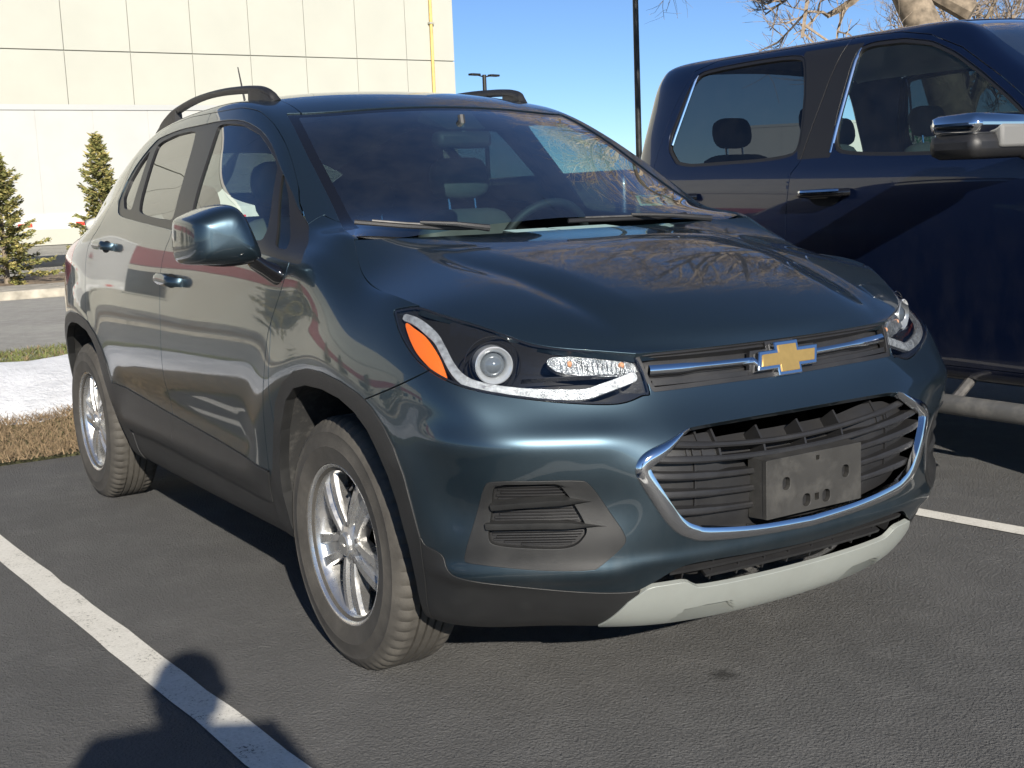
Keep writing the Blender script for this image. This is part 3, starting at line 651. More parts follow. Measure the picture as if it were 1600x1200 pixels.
# ---- main grille
GR = one('grille', PN['lgrille'].off(-.050 - .045 * (1 - smst(.20, .27, PN['lgrille'].A[:, 0])) * smst(.56, .62, PN['lgrille'].V[:, 2])), BLACKPL, CAR, 0)
for zc in (.659, .617, .574, .530, .487):
    e = clip_s(zc + .018, SURR_P, .004); ss = np.linspace(-e, e, 61)
    off = [-.040 + .026 * (abs(s) / .46) ** 2 for s in ss]
    hw = [.0085 + .0016 * smst(.26, .31, abs(s)) for s in ss]
    fr = [(p, n, b * (h / .0085)) for (p, n, b), h in zip(frames([(s, zc + .026 * (abs(s) / .42) ** 2) for s in ss], off), hw)]
    MB().sweep(fr, [(-.0015, .0065), (.0015, .0025), (.0015, -.004), (-.0015, -.0075), (-.042, -.004), (-.042, .007)]).out('grille_slat', BLACKPL, GR, smooth=True, sharp=35)
for k, (z0, z1) in enumerate(((.662, .706), (.620, .659))):
    for s in (-.345, -.30, -.155, -.02, .115, .25, .30, .345):
        zz = .5 * (z0 + z1) + .026 * (s / .42) ** 2
        if abs(s) > .31 and k == 0: continue
        p, n, t = SP(s, zz, -.046); b = n.cross(t); h = .5 * (z1 - z0)
        MB().sweep([(p - t * .003, n, b), (p + t * .003, n, b)], [(0, -h), (0, h), (-.05, h), (-.05, -h)]).out('grille_rib', BLACKPL, GR)
for sgn in (1, -1):
    for zc in (.638, .595, .552, .508):
        p, n, t = SP(sgn * .33, zc + .016, -.044); b = n.cross(t)
        MB().sweep([(p - t * .002, n, b), (p + t * .002, n, b)], [(0, -.02), (0, .02), (-.03, .02), (-.03, -.02)]).out('grille_rib', BLACKPL, GR)
# bright surround, open along the top
half = crom([(.352,.7005),(.372,.694),(.42,.670),(.466,.6485),(.482,.632),(.481,.612),(.455,.566),(.420,.513),(.391,.483),(.36,.466),(.32,.454),(.18,.440),(0,.4325)], 5)
path = [tuple(q) for q in half] + [(-a, b) for a, b in half[::-1][1:]]
L = np.concatenate([[0], np.cumsum([math.dist(a, b) for a, b in zip(path[:-1], path[1:])])]); fr = []
for (p, n, b), l in zip(frames(path, -.002), L):
    e = min(l, L[-1] - l); w = .0038 + .0125 * smst(.0, .13, e) - .003 * smst(.36, .6, e); fr.append((p, n, b * (w / .01)))
MB().sweep(fr, [(-.012, -.011), (.003, -.011), (.008, -.006), (.0095, 0), (.008, .006), (.002, .011), (-.02, .012)]).out('chrome_surround', CHROME, GR, smooth=True, sharp=50)
# ---- number-plate bracket with its moulded holes
def flat_patch(y0, y1, z0, z1, x, ny, nz):
    ys = np.linspace(y0, y1, ny); zs = np.linspace(z0, z1, nz); Y, Z = np.meshgrid(ys, zs, indexing='ij'); V = np.stack([np.full_like(Y, x), Y, Z], 2).reshape(-1, 3)
    i = np.arange(ny * nz).reshape(ny, nz); a, b, c, d = i[:-1, :-1].ravel(), i[1:, :-1].ravel(), i[1:, 1:].ravel(), i[:-1, 1:].ravel()
    N = np.tile([1.0, 0, 0], (len(V), 1)); return Patch(V, N, V[:, 1:].copy(), np.concatenate([np.stack([a, b, c], 1), np.stack([a, c, d], 1)]))
def plate_bracket():
    w, z0, z1 = .319, .466, .606; p = flat_patch(-w / 2, w / 2, z0, z1, .915, 120, 60)
    def rr(cy, cz, hw, hh, r): return lambda P: np.hypot(np.maximum(np.abs(P[:, 0] - cy) - hw + r, 0), np.maximum(np.abs(P[:, 1] - cz) - hh + r, 0)) - r
    for fx, fy, hw, hh, r in ((.20,.45,.0135,.0165,.012),(.83,.45,.0135,.0165,.012),(.53,.11,.0075,.0065,.001),(.41,.81,.0145,.0165,.013),(.62,.81,.0145,.0165,.013),(.52,.79,.0085,.0095,.001),(.24,.07,.002,.002,.0018),(.79,.07,.002,.002,.0018)):
        _, p = split(p, rr(-w / 2 + w * fx, z1 - (z1 - z0) * fy, hw, hh, r)(p.A))
    o = patch_obj('plate_bracket', [p], BRACKET, CAR, .013, skip_mid=False)
    mb = MB(); x1 = .855                                     # body behind the face
    mb.add([(.914, -w/2, z0), (.914, w/2, z0), (.914, w/2, z1), (.914, -w/2, z1), (x1, -w/2 - .002, z0 - .004), (x1, w/2 + .002, z0 - .004), (x1, w/2 + .002, z1 + .004), (x1, -w/2 - .002, z1 + .004)], [(0, 4, 5, 1), (1, 5, 6, 2), (2, 6, 7, 3), (3, 7, 4, 0)])
    mb.out('bracket_side', BRACKET, o)
    MB().box((.898, -w/2 + .002, z0 + .002), (.901, w/2 - .002, z1 - .002)).out('bracket_back', BLACKPL, o)
plate_bracket()
# ---- upper grille strip with bright bar and bowtie badge
UG = one('upper_grille', PN['ugrille'].off(-.032), BLACKPL, CAR, 0)
b = base_patch(); ring = inside(b, sdf(b.c, UGRILLE)); d = sdf(ring.c, UGRILLE); _, keep = split(ring, d + .011); one('grille_frame', keep.off(-.004), BLACKPL, UG, .02)
ss = np.linspace(-.392, .392, 61)
for zc, th, dep in ((.866, .004, -.012), (.803, .006, -.010)):
    MB().sweep(frames([(s, zc + .004 * (s / .39) ** 2) for s in ss], dep), [(0, -th), (.001, th), (-.022, th + .003), (-.022, -th + .001)]).out('grille_bar', BLACKPL, UG)
fr = []
for (p, n, b_), s in zip(frames([(s, .829 + .008 * (abs(s) / .39) ** 1.5) for s in ss], -.006), ss):
    fr.append((p, n, b_ * (1.35 + .5 * smst(.24, .30, abs(s)))))
MB().sweep(fr, [(-.02, -.008), (-.002, -.0065), (.003, -.003), (.004, .001), (.001, .0055), (-.02, .007)]).out('chrome_bar', CHROME, UG, smooth=True, sharp=50)
P0, N0, _ = SP(0, .823, .010); Au = Vector((0, 1, 0)); Bu = N0.cross(Vector((0, 1, 0))); Bu = Bu if Bu.z > 0 else -Bu
def bowtie(g):
    c, Hh, h, Wd = .031 + g, .0335 + g, .0150 + g, .0885 + g * 1.2; pts = [(c, Hh), (c, h), (Wd, h), (Wd, -h), (c, -h), (c, -Hh), (-c, -Hh), (-c, -h), (-Wd, -h), (-Wd, h), (-c, h), (-c, Hh)]
    return [(a + .36 * b * (1 if abs(a) > c + .01 else .25), b) for a, b in pts]
EM = MB().prism(bowtie(.0085), P0 - N0 * .02, Au, Bu, N0 * .024).out('emblem', CHROME, UG, bevel=.0025)
MB().prism(bowtie(-.0005), P0 + N0 * .003, Au, Bu, N0 * .0032).out('emblem_face', GOLD, EM, bevel=.0012)
MB().prism(bowtie(.016), P0 - N0 * .032, Au, Bu, N0 * .012).out('emblem_mount', BLACKPL, EM)
# ---- headlights
LH = PN['lamp']
AMB = crom([(1.108,.958),(1.064,.948),(.994,.927),(.936,.888),(.910,.844),(.936,.849),(.985,.872),(1.034,.898),(1.080,.932)], 4, True)
DRL = crom([(1.125,.972),(1.075,.966),(1.022,.954),(.958,.931),(.925,.905),(.899,.876),(.873,.851),(.840,.833),(.783,.818),(.698,.805),(.615,.798),(.575,.797),(.53,.807),(.480,.818),(.442,.826)], 5)
TURN = [(.645,.884),(.446,.866),(.440,.832),(.620,.846)]
INNERLENS = plain('lamp_clear_inner', (.24, .25, .26), .16, .6, var=.6, vscale=45, bumpk=1.0, bscale=300)
RINGM = plain('lamp_ring_silver', (.62, .63, .64), .22, .55)
PALEAMB = plain('bulb_pale_amber', (.62, .30, .16), .3)
DRLM = plain('lamp_light_guide', (.36, .37, .38), .24, .4, var=.4, vscale=60, coat=.6, bumpk=1.0, bscale=260)
LAMPBLK = plain('lamp_black', (.016, .016, .017), .20, .2, coat=.5)
for sg, S_ in ((1, lambda p: p.mir()), (-1, lambda p: p)):
    d = sdf(LH.c, LAMP)
    hd = patch_obj('headlight', [S_(LH.off(-np.clip(-d * 3.2, .004, .095)))], LAMPBLK, CAR)
    lens = patch_obj('lens', [S_(LH)], GLASS_L, hd, .004)
    rim, _ = split(LH, -(d + .007)); patch_obj('lens_edge', [S_(split(LH, d + .006)[1].off(-.003))], LAMPBLK, hd)
    bb = base_patch(); gateL = np.maximum(sdf(bb.c, LAMP), (bb.A[:, 1] - 9.2) * .05); near = inside(bb, gateL)
    patch_obj('side_marker', [S_(inside(near, sdf(near.c, AMB)).off(-.010))], AMBER, hd, .008)
    dd = pdist(near.c, DRL) - (.0102 - .003 * smst(.98, 1.12, near.A[:, 0])); g = inside(near, dd); patch_obj('light_guide', [S_(g.off(-.012 + .004 * np.clip(-(pdist(g.c, DRL) - .009) / .009, 0, 1)))], DRLM, hd, .012)
    tq = inside(near, sdf(near.c, crom(TURN, 4, True))); patch_obj('turn_signal', [S_(tq.off(-.022))], INNERLENS, hd, .02)
    for s_ in np.arange(.462, .63, .0125):
        z_ = .852 + .10 * (s_ - .54); p, n, t = SP(sg * s_, z_, -.019, 9.2); b_ = n.cross(t)
        MB().sweep([(p - t * .0016, n, b_), (p + t * .0016, n, b_)], [(.003, -.014), (.003, .014), (-.006, .014), (-.006, -.014)]).out('signal_rib', INNERLENS, hd)
    for s_, z_ in ((.606, .866), (.470, .856)):
        p, n, t = SP(sg * s_, z_, -.019, 9.2); mb = MB(); mb.lathe([(0, .006), (.004, .005), (.007, .001), (.008, -.01)], p, t, n.cross(t), n, 16); mb.out('turn_bulb', PALEAMB, hd, smooth=True)
    # projector in its bright ring, facing straight ahead
    c0, n0, _ = SP(sg * .788, .880, -.034, 9.2); ax = Vector((.93, -.36 * sg, .0)).normalized(); A_ = ax.cross(Vector((0, 0, 1))).normalized(); B_ = A_.cross(ax)
    ring_ = MB(); ring_.lathe([(.029, -.006), (.0305, .004), (.034, .010), (.0415, .016), (.0440, .014), (.0445, -.03)], c0, A_, B_, ax, 48); ring_.out('projector_ring', RINGM, hd, smooth=True, sharp=40)
    ln = MB(); ln.lathe([(.0001, .018), (.010, .0165), (.019, .011), (.026, .003), (.0295, -.008)], c0, A_, B_, ax, 40); ln.out('projector_lens', plain('projector_glass%d' % (sg > 0), (.13, .145, .16), .03, .2, coat=1.0), hd, smooth=True)
    for rr_, hh_ in ((.052, -.004), (.064, -.008)):
        t_ = MB(); t_.lathe([(rr_, hh_), (rr_ + .0015, hh_ + .002), (rr_ + .003, hh_)], c0, A_, B_, ax, 48); t_.out('lamp_bezel_ring', LAMPBLK, hd, smooth=True)
    shelf = [(s, .838 + .02 * (s - .62)) for s in np.linspace(.46, .72, 16)]
    MB().sweep(frames([(sg * s, z) for s, z in shelf], -.020, 9.2), [(0, -.001), (0, .001), (-.03, .001), (-.03, -.001)]).out('lamp_shelf', LAMPBLK, hd)
    # ---- fog-lamp pocket
    F0 = PN['fog']; din = sdf(F0.c, FOGIN); dout = -sdf(F0.c, FOG)
    t = np.clip(dout / np.maximum(dout + np.maximum(din, 0), 1e-6), 0, 1)
    depth = np.where(din > 0, .002 - .016 * smst(.15, 1, t), -.026 - .010 * np.clip(-din / .02, 0, 1))
    depth = depth + .005 * np.exp(-((dout - .012) / .006) ** 2)
    q = F0.off(depth); gu = q.copy()
    fg, fl_ = split(F0, din - .0); bez = fl_.off((.002 - .018 * smst(.15, 1, np.clip(-sdf(fl_.c, FOG) / np.maximum(-sdf(fl_.c, FOG) + np.maximum(sdf(fl_.c, FOGIN), 0), 1e-6), 0, 1))) + .005 * np.exp(-((-sdf(fl_.c, FOG) - .012) / .006) ** 2))
    pk = patch_obj('fog_pocket', [S_(bez)], CLAD, CAR, .016)
    patch_obj('pocket_floor', [S_(fg.off(-.034))], RIBBED if 'RIBBED' in globals() else BLACKPL, pk)
    for (sa, za), (sb, zb) in (((.838, .549), (.588, .556)), ((.850, .505), (.566, .498))):
        n_ = 24; pts = []; fr = []
        for i, (p, n, b_) in enumerate(frames([(sg * (sa + (sb - sa) * i / n_), za + (zb - za) * i / n_ + .004 * math.sin(math.pi * i / n_)) for i in range(n_ + 1)], -.006)):
            w = 1.0 - .92 * smst(.62, 1.0, i / n_); fr.append((p, n, b_ * (w if sg > 0 else w)))
        MB().sweep(fr, [(.006, -.006), (.005, .001), (.001, .009), (-.030, .013), (-.030, -.008)]).out('pocket_fin', CLAD, pk, smooth=True, sharp=30)
    for zc in np.arange(.455, .598, .0065):
        pts = [s for s in np.linspace(.60, .85, 60) if sdf(np.array([[s, zc]]), FOGIN)[0] < -.006]
        if len(pts) > 4: MB().sweep(frames([(sg * s, zc) for s in pts[::4]], -.031), [(-.004, -.0028), (.002, -.0016), (.002, .0016), (-.004, .0028)]).out('pocket_slat', BLACKPL, pk)
# ================================================================ wheels
def make_wheel(name, c, sg, parent, R=.346, tyre_mat=RUBBER, rimr=.218, seg=180, steer=0.0, spin=0.0):
    """c: centre of the rim face; sg -1 faces -y"""
    O = Vector(c); C = Vector((math.sin(steer) * -sg, sg * math.cos(steer), 0)); A = Vector((math.cos(steer), math.sin(steer), 0)); B = Vector((0, 0, 1)); k = R / .346
    w = empty(name, O, parent)
    def fin(o): o.matrix_parent_inverse = Matrix.Translation(-O); return o
    prof = [(.200,-.010),(.2175,-.001),(.222,.004),(.228,.0045),(.245,.010),(.262,.0125),(.268,.0142),(.272,.0128),(.290,.0115),(.303,.0085),(.307,.0098),(.314,.006),(.326,.000),(.334,-.007),(.340,-.014),(.3445,-.024)]
    tread = []
    for h0, h1 in ((-.030, -.052), (-.059, -.078), (-.085, -.102), (-.109, -.128), (-.135, -.157)):
        tread += [(.3385, h0 + .0012), (.3455, h0), (.346, (h0 + h1) / 2), (.3455, h1), (.3385, h1 - .0012)]
    tread = tread[1:-1]; inner = [(r, -.187 - h) for r, h in prof[::-1]]
    P = [(r * k if r > rimr + .001 else r * rimr / .218, h) for r, h in prof + tread + inner]
    m = len(P); V = []
    for q in range(seg):
        a = 2 * math.pi * q / seg
        for i, (r, h) in enumerate(P):
            rr = r
            if r > .339 * k and (i < 18 or i > m - 19) and q % 3 == 0: rr -= .006         # shoulder sipes
            elif .325 * k < r < .3445 * k and q % 3 == 0: rr -= .0035; h = h - .0015 * (1 if h > -.09 else -1)
            p = O + (A * math.cos(a) + B * math.sin(a)) * rr + C * h
            if p.z < .003: p.z = .003; 
            V.append(p)
    F = [(q * m + i, q * m + i + 1, ((q + 1) % seg) * m + i + 1, ((q + 1) % seg) * m + i) for q in range(seg) for i in range(m - 1)]
    ty = mesh('tyre', V, F, tyre_mat, None, smooth=True, sharp=32); ty.parent = w; fin(ty)
    f = rimr / .218
    rb = MB().lathe([(r * f, h) for r, h in [(.2215,-.004),(.2215,.0),(.219,.0025),(.2135,.001),(.209,-.006),(.205,-.011),(.199,-.016),(.193,-.026),(.187,-.045),(.180,-.09),(.184,-.15),(.205,-.185)]], O, A, B, C, 72).out('rim', ALU, None, smooth=True, sharp=45); rb.parent = w; fin(rb)
    for j in range(5):
        a = 2 * math.pi * j / 5 + spin; e = A * math.cos(a) + B * math.sin(a); t = B * math.cos(a) - A * math.sin(a); fr = []
        for r in (.036, .055, .09, .13, .165, .190, .203):
            u = (r - .036) / .167; hw = .0330 + .0200 * u; hgt = -.013 + .006 * math.sin(math.pi * u) - .010 * u ** 2 - .006 * (1 - u)
            fr.append((O + e * r * f + C * hgt, C, t * (hw / .03)))
        sp = MB().sweep(fr, [(-.012, -.030), (-.001, -.0275), (.0005, -.0125), (-.011, -.009), (-.011, .009), (.0005, .0125), (-.001, .0275), (-.012, .030), (-.042, .025), (-.042, -.025)])
        s_ = sp.out('spoke', ALU, None, smooth=True, sharp=28); s_.parent = w; fin(s_)
    hb = MB().lathe([(.0001,-.004),(.029,-.004),(.031,-.006),(.033,-.014),(.052,-.020),(.062,-.026),(.064,-.045)], O, A, B, C, 40).out('hub', ALU, None, smooth=True, sharp=30); hb.parent = w; fin(hb)
    cp = MB().lathe([(.0001,-.0012),(.026,-.0018),(.0290,-.0045)], O, A, B, C, 32).out('centre_cap', plain('cap_grey', (.30,.30,.29), .35, .6) if 'cap_grey' not in MATS else MATS['cap_grey'], None, smooth=True); cp.parent = w; fin(cp)
    bt = MB().prism([(a_ * .012 / .0885, b_ * .012 / .0885) for a_, b_ in bowtie(0)], O + C * -.0015, -A * sg * -1, B, C * .0012).out('cap_badge', ALU, None); bt.parent = w; fin(bt)
    for j in range(5):
        a = 2 * math.pi * (j + .5) / 5 + spin; q = O + (A * math.cos(a) + B * math.sin(a)) * .052
        n_ = MB().lathe([(.0001,-.016),(.006,-.0165),(.008,-.018),(.009,-.035)], q, A, B, C, 6).out('lug_nut', STEEL, None, smooth=False); n_.parent = w; fin(n_)
    bd = MB().lathe([(.06,-.075),(.142,-.075),(.142,-.098),(.06,-.098)], O, A, B, C, 48, True).out('brake_disc', STEEL, None, smooth=True, sharp=30); bd.parent = w; fin(bd)
    a = 2.6 if sg < 0 else .5; cl = MB()
    for d in range(7):
        b0 = a + d * .11; e = A * math.cos(b0) + B * math.sin(b0)
    cl.sweep([(O + (A * math.cos(a + d * .12) + B * math.sin(a + d * .12)) * .125 - C * .085, C, A * math.cos(a + d * .12) + B * math.sin(a + d * .12)) for d in range(6)], [(.028, -.03), (.028, .03), (-.03, .03), (-.03, -.03)]); cl = cl.out('brake_caliper', STEEL, None); cl.parent = w; fin(cl)
    vs = O + (A * math.cos(1.25) + B * math.sin(1.25)) * .180 - C * .02
    v = MB().tube([vs, vs + C * .012 - (A * math.cos(1.25) + B * math.sin(1.25)) * .014], .004, 8).out('valve', RUBBERSEAL, None, smooth=True); v.parent = w; fin(v)
    bk = MB().lathe([(.0001,-.12),(.19,-.12)], O, A, B, C, 32).out('wheel_back', DARK, None); bk.parent = w; fin(bk)
    return w
for x in (0, -2.555):
    for sg in (-1, 1): make_wheel('wheel', (x, sg * .831, .333), sg, CAR, spin=.95 if x == 0 else .5)
# ================================================================ mirrors, rails, wipers, cabin of the SUV
def smooth_loft(name, rings, mat, parent, sub=2, cap=True):
    n = len(rings[0]); V = [p for r in rings for p in r]; F = [(i * n + k, i * n + (k + 1) % n, (i + 1) * n + (k + 1) % n, (i + 1) * n + k) for i in range(len(rings) - 1) for k in range(n)]
    if cap: F += [tuple(range(n))[::-1], tuple((len(rings) - 1) * n + k for k in range(n))]
    o = mesh(name, V, F, mat, parent, smooth=True)
    bm = bmesh.new(); bm.from_mesh(o.data); bmesh.ops.recalc_face_normals(bm, faces=bm.faces); bm.to_mesh(o.data); bm.free()
    if sub: md = o.modifiers.new('sub', 'SUBSURF'); md.levels = sub; md.render_levels = sub
    return o
MIRR_GLASS = plain('mirror_glass', (.8, .82, .84), .02, 1.0)
def car_mirror(sg):
    Y = lambda y: y * sg                                      # sg -1: passenger side
    out = [(1.072,1.196),(1.068,1.212),(1.052,1.221),(1.005,1.240),(.955,1.252),(.928,1.243),(.905,1.205),(.880,1.135),(.868,1.098),(.876,1.084),(.895,1.080),(.970,1.080),(1.045,1.086),(1.066,1.090),(1.074,1.106),(1.075,1.150)]
    cy, cz = .975, 1.160
    def ring(x, k, dz=0, dy=0): return [Vector((x + .10 * (cy - y) * .9, Y(cy + (y - cy) * k + dy), cz + (z - cz) * k + dz)) for y, z in out]
    m = smooth_loft('door_mirror', [ring(-.480, .95), ring(-.476, .995), ring(-.44, 1.015), ring(-.385, 1.01), ring(-.335, .965), ring(-.300, .86), ring(-.280, .66), ring(-.272, .35)], PAINT, CAR, 2)
    smooth_loft('mirror_rim', [ring(-.486, .90), ring(-.484, .97), ring(-.470, .992), ring(-.462, .99)], BLACKPL, m, 1, False)
    smooth_loft('mirror_glass', [ring(-.480, .90), ring(-.4795, .5)], MIRR_GLASS, m, 0)
    # dark underside lip and the foot on the door
    lip = [Vector((-.300 - .17 * t + .02 * math.sin(math.pi * t), Y(.905 + .135 * t), 1.093 + .003 * t - .003 * math.sin(math.pi * t))) for t in np.linspace(0, 1, 9)]
    MB().tube(lip, [.006 + .008 * math.sin(math.pi * t) for t in np.linspace(0, 1, 9)], 8).out('mirror_lip', BLACKPL, m, smooth=True)
    p0, n0, t0 = SP(-sg * 1.80, 1.035, -.012)
    a = Vector((-.345, Y(.915), 1.110)); sec = [(.052, .030), (.050, .026), (.046, .028), (.052, .042)]
    fr = []
    for i, t in enumerate((0, .35, .7, 1)):
        c = a.lerp(p0 + Vector((0, 0, .010)), t) + Vector((0, 0, -.008 * math.sin(math.pi * t))); w, h = sec[i]
        fr.append([c + Vector((w * math.cos(q), 0, h * math.sin(q))) for q in np.linspace(0, 2 * math.pi, 13)[:-1]])
    smooth_loft('mirror_arm', fr, GLOSSBLK, m, 1)
car_mirror(-1)                                                # only the passenger-side mirror is there
# roof rails on feet
for sg in (-1, 1):
    xs = [-1.03,-1.06,-1.11,-1.18,-1.30,-1.50,-1.75,-2.0,-2.12,-2.20,-2.26]; zt = [1.598,1.622,1.640,1.650,1.659,1.667,1.664,1.640,1.615,1.590,1.566]; yy = [.500,.508,.516,.522,.527,.530,.530,.530,.530,.530,.530]
    pts = crom([(x, sg * y, z) for x, y, z in zip(xs, yy, zt)], 4); fr = []
    for i, p in enumerate(pts):
        d = Vector(pts[min(i + 1, len(pts) - 1)] - pts[max(i - 1, 0)]).normalized(); up = (Vector((0, sg * .25, 1)) - d * d.dot(Vector((0, sg * .25, 1)))).normalized(); k = .35 + .65 * smst(0, 5, min(i, len(pts) - 1 - i)); fr.append((Vector(p) - up * .013, up * k, d.cross(up)))
    rl = MB().sweep(fr, [(-.011, -.013), (.006, -.015), (.013, -.009), (.014, .006), (.006, .014), (-.011, .013)]).out('roof_rail', BLACKPL, CAR, smooth=True, sharp=50)
    for x0, x1, s0 in ((-1.04, -1.20, 1), (-2.24, -1.98, 1)):
        q = [(x, sg * float(np.interp(-x, [-a for a in xs], yy)), float(np.interp(-x, [-a for a in xs], zt)) - .014) for x in np.linspace(x0, x1, 8)]
        V, F = [], []
        for i, (x, y, z) in enumerate(q):
            zr = z - .02 - .045 * min(1, i / 3) if i < 7 else z - .03
            V += [(x, y - .014, z), (x, y + .014, z), (x, y + .018, 1.585 if x > -1.5 else 1.555), (x, y - .018, 1.585 if x > -1.5 else 1.555)]
        F = [(4 * i + a, 4 * i + (a + 1) % 4, 4 * i + 4 + (a + 1) % 4, 4 * i + 4 + a) for i in range(7) for a in range(4)] + [(3, 2, 1, 0), (28, 29, 30, 31)]
        mesh('rail_foot', V, F, BLACKPL, rl)
MB().tube([(-2.42, -.06, 1.575), (-2.43, -.06, 1.62), (-2.52, -.06, 1.865)], [.014, .007, .0026], 8).out('antenna', RUBBERSEAL, CAR, smooth=True)
# wipers
for y0, y1 in ((-.670, -.335), (-.02, .46)):
    ys = np.linspace(y0, y1, 9); pts = []
    for y in ys:
        x = float(np.interp(abs(y), [0, .36, .45, .535, .604, .68], [-.030, -.043, -.055, -.074, -.098, -.136])); z = float(np.interp(abs(y), [0, .36, .45, .535, .604, .68], [1.139, 1.134, 1.139, 1.147, 1.156, 1.166])); pts.append(Vector((x - .012, y, z + .022)))
    wp = MB().tube(pts, [.0045] * 9, 6, flat=1.5).out('wiper', BLACKPL, CAR, smooth=True, sharp=40)
    MB().tube([p + Vector((.004, 0, .008)) for p in pts[1:8]], .003, 6).out('wiper_spine', STEEL, wp, smooth=True)
    a = pts[4]; MB().tube([a + Vector((.004, 0, .012)), a + Vector((.05, (y1 - y0) * .25, .004)), a + Vector((.07, (y1 - y0) * .55, -.012))], [.005, .007, .010], 8).out('wiper_arm', BLACKPL, wp, smooth=True)
# stickers on the glass
def sticker(name, quad, mat, parent, d=-.008):
    V = [Vector(q) for q in quad]; n = (V[1] - V[0]).cross(V[3] - V[0]).normalized(); n = n if n.x > 0 else -n
    return mesh(name, [v + n * (d + .0) for v in V] + [v + n * (d + .0006) for v in V], [(0, 1, 2, 3), (4, 5, 6, 7), (0, 1, 5, 4), (1, 2, 6, 5), (2, 3, 7, 6), (3, 0, 4, 7)], mat, parent)
STK_G = plain('sticker_green', (.42, .62, .52), .6); STK_W = plain('sticker_white', (.72, .74, .70), .6, var=.25, vscale=120)
sticker('inspection_sticker', [(-.236,.392,1.232),(-.262,.50,1.232),(-.184,.468,1.198),(-.166,.356,1.200)], STK_G, WS)
sticker('inspection_dark', [(-.230,.404,1.2285),(-.250,.480,1.2290),(-.192,.455,1.2040),(-.178,.372,1.2055)], plain('sticker_dark', (.12, .17, .15), .6), WS, -.0065)
sticker('registration_sticker', [(-.268,.530,1.230),(-.285,.585,1.228),(-.200,.535,1.196),(-.188,.492,1.196)], STK_W, WS)
sticker('toll_tag', [(-.738,.434,1.497),(-.764,.486,1.500),(-.713,.500,1.473),(-.693,.455,1.471)], STK_G, WS)
sticker('service_sticker', [(-.645,.423,1.452),(-.655,.482,1.446),(-.599,.492,1.413),(-.572,.442,1.409)], STK_W, WS)
# cabin
CAB = MB().box((-3.0, -.66, .30), (-.2, .66, .34)).out('cabin_floor', CLOTH, CAR)
def dash():
    V = []; F = []; xs = [(-.06, 1.075), (-.16, 1.098), (-.30, 1.085), (-.42, 1.06), (-.50, 1.02), (-.53, .93), (-.50, .70)]
    ys = np.linspace(-.66, .66, 25)
    for y in ys:
        for x, z in xs: V.append((x - .05 * (y / .66) ** 2, y, z - .03 * (abs(y) / .66) ** 3 + (.035 * math.exp(-((y - .36) / .16) ** 2) if x < -.25 else 0)))
    m = len(xs); F = [(i * m + k, i * m + k + 1, (i + 1) * m + k + 1, (i + 1) * m + k) for i in range(24) for k in range(m - 1)]
    return mesh('dashboard', V, F, DASH, CAR, smooth=True, sharp=50)
DB = dash()
for i, (y0, y1) in enumerate(((-.10, .06), (.07, .30))):
    mesh('dash_paper', [(-.20, y0, 1.128), (-.20, y1, 1.128), (-.31, y1 + .02, 1.134), (-.31, y0 + .02, 1.134), (-.20, y0, 1.130), (-.20, y1, 1.130), (-.31, y1 + .02, 1.136), (-.31, y0 + .02, 1.136)], [(3, 2, 1, 0), (4, 5, 6, 7), (0, 1, 5, 4), (1, 2, 6, 5), (2, 3, 7, 6), (3, 0, 4, 7)], PAPER, DB)
def steering():
    O = Vector((-.74, .36, 1.045)); ax = Vector((-.90, 0, .42)).normalized(); A = Vector((0, 1, 0)); B = ax.cross(A); B = B if B.z > 0 else -B
    w = MB(); pts = [O + (A * math.cos(q) + B * math.sin(q)) * .185 for q in np.linspace(0, 2 * math.pi, 49)]; w.tube(pts, .0155, 10, caps=False); o = w.out('steering_wheel', DASH, CAR, smooth=True)
    for q in (0, math.pi, -math.pi / 2): MB().tube([O + (A * math.cos(q) + B * math.sin(q)) * .05, O + (A * math.cos(q) + B * math.sin(q)) * .18], [.03, .016], 8, flat=.4).out('wheel_spoke', DASH, o, smooth=True)
    MB().lathe([(.0001, .03), (.05, .025), (.07, .0), (.06, -.03)], O, A, B, ax, 24).out('wheel_hub', DASH, o, smooth=True)
    MB().tube([O, O - ax * -.25 if ax.x > 0 else O - ax * .28], .04, 10).out('steering_column', DASH, o, smooth=True)
steering()
def seat(name, x, y, mat, parent=CAR, wid=.50, top=1.20, zb=.62):
    o = empty(name, (x, y, .34), parent); inv = Matrix.Translation((-x, -y, -.34))
    def loft(nm, secs, mt):
        rings = []
        for cx, cz, hw, hd, tilt in secs:
            rings.append([Vector((cx + hd * math.copysign(abs(math.sin(q)) ** .6, math.sin(q)) * math.cos(tilt), y + hw * math.copysign(abs(math.cos(q)) ** .55, math.cos(q)), cz + hd * math.copysign(abs(math.sin(q)) ** .6, math.sin(q)) * math.sin(tilt))) for q in np.linspace(0, 2 * math.pi, 17)[:-1]])
        p = smooth_loft(nm, rings, mt, None, 1); p.parent = o; p.matrix_parent_inverse = inv; return p
    t = .25
    loft('backrest', [(x - .02, zb - .05, wid * .46, .07, t), (x - .05, zb + .12, wid * .5, .08, t), (x - .12, zb + .38, wid * .5, .075, t), (x - .16, top - .05, wid * .42, .06, t), (x - .175, top + .0, wid * .34, .045, t)], mat)
    loft('headrest', [(x - .18, top + .03, .10, .035, t), (x - .19, top + .08, .135, .05, t), (x - .205, top + .16, .13, .05, t), (x - .21, top + .20, .10, .035, t)], mat)
    c = MB().box((x - .02, y - wid / 2, zb - .16), (x + .50, y + wid / 2, zb + .02)).out('cushion', mat, None, bevel=.05); c.parent = o; c.matrix_parent_inverse = inv
    for s in (-.06, .06):
        b = MB().tube([(x - .175, y + s, top - .02), (x - .185, y + s, top + .06)], .006, 6).out('headrest_post', CHROME, None); b.parent = o; b.matrix_parent_inverse = inv
    return o
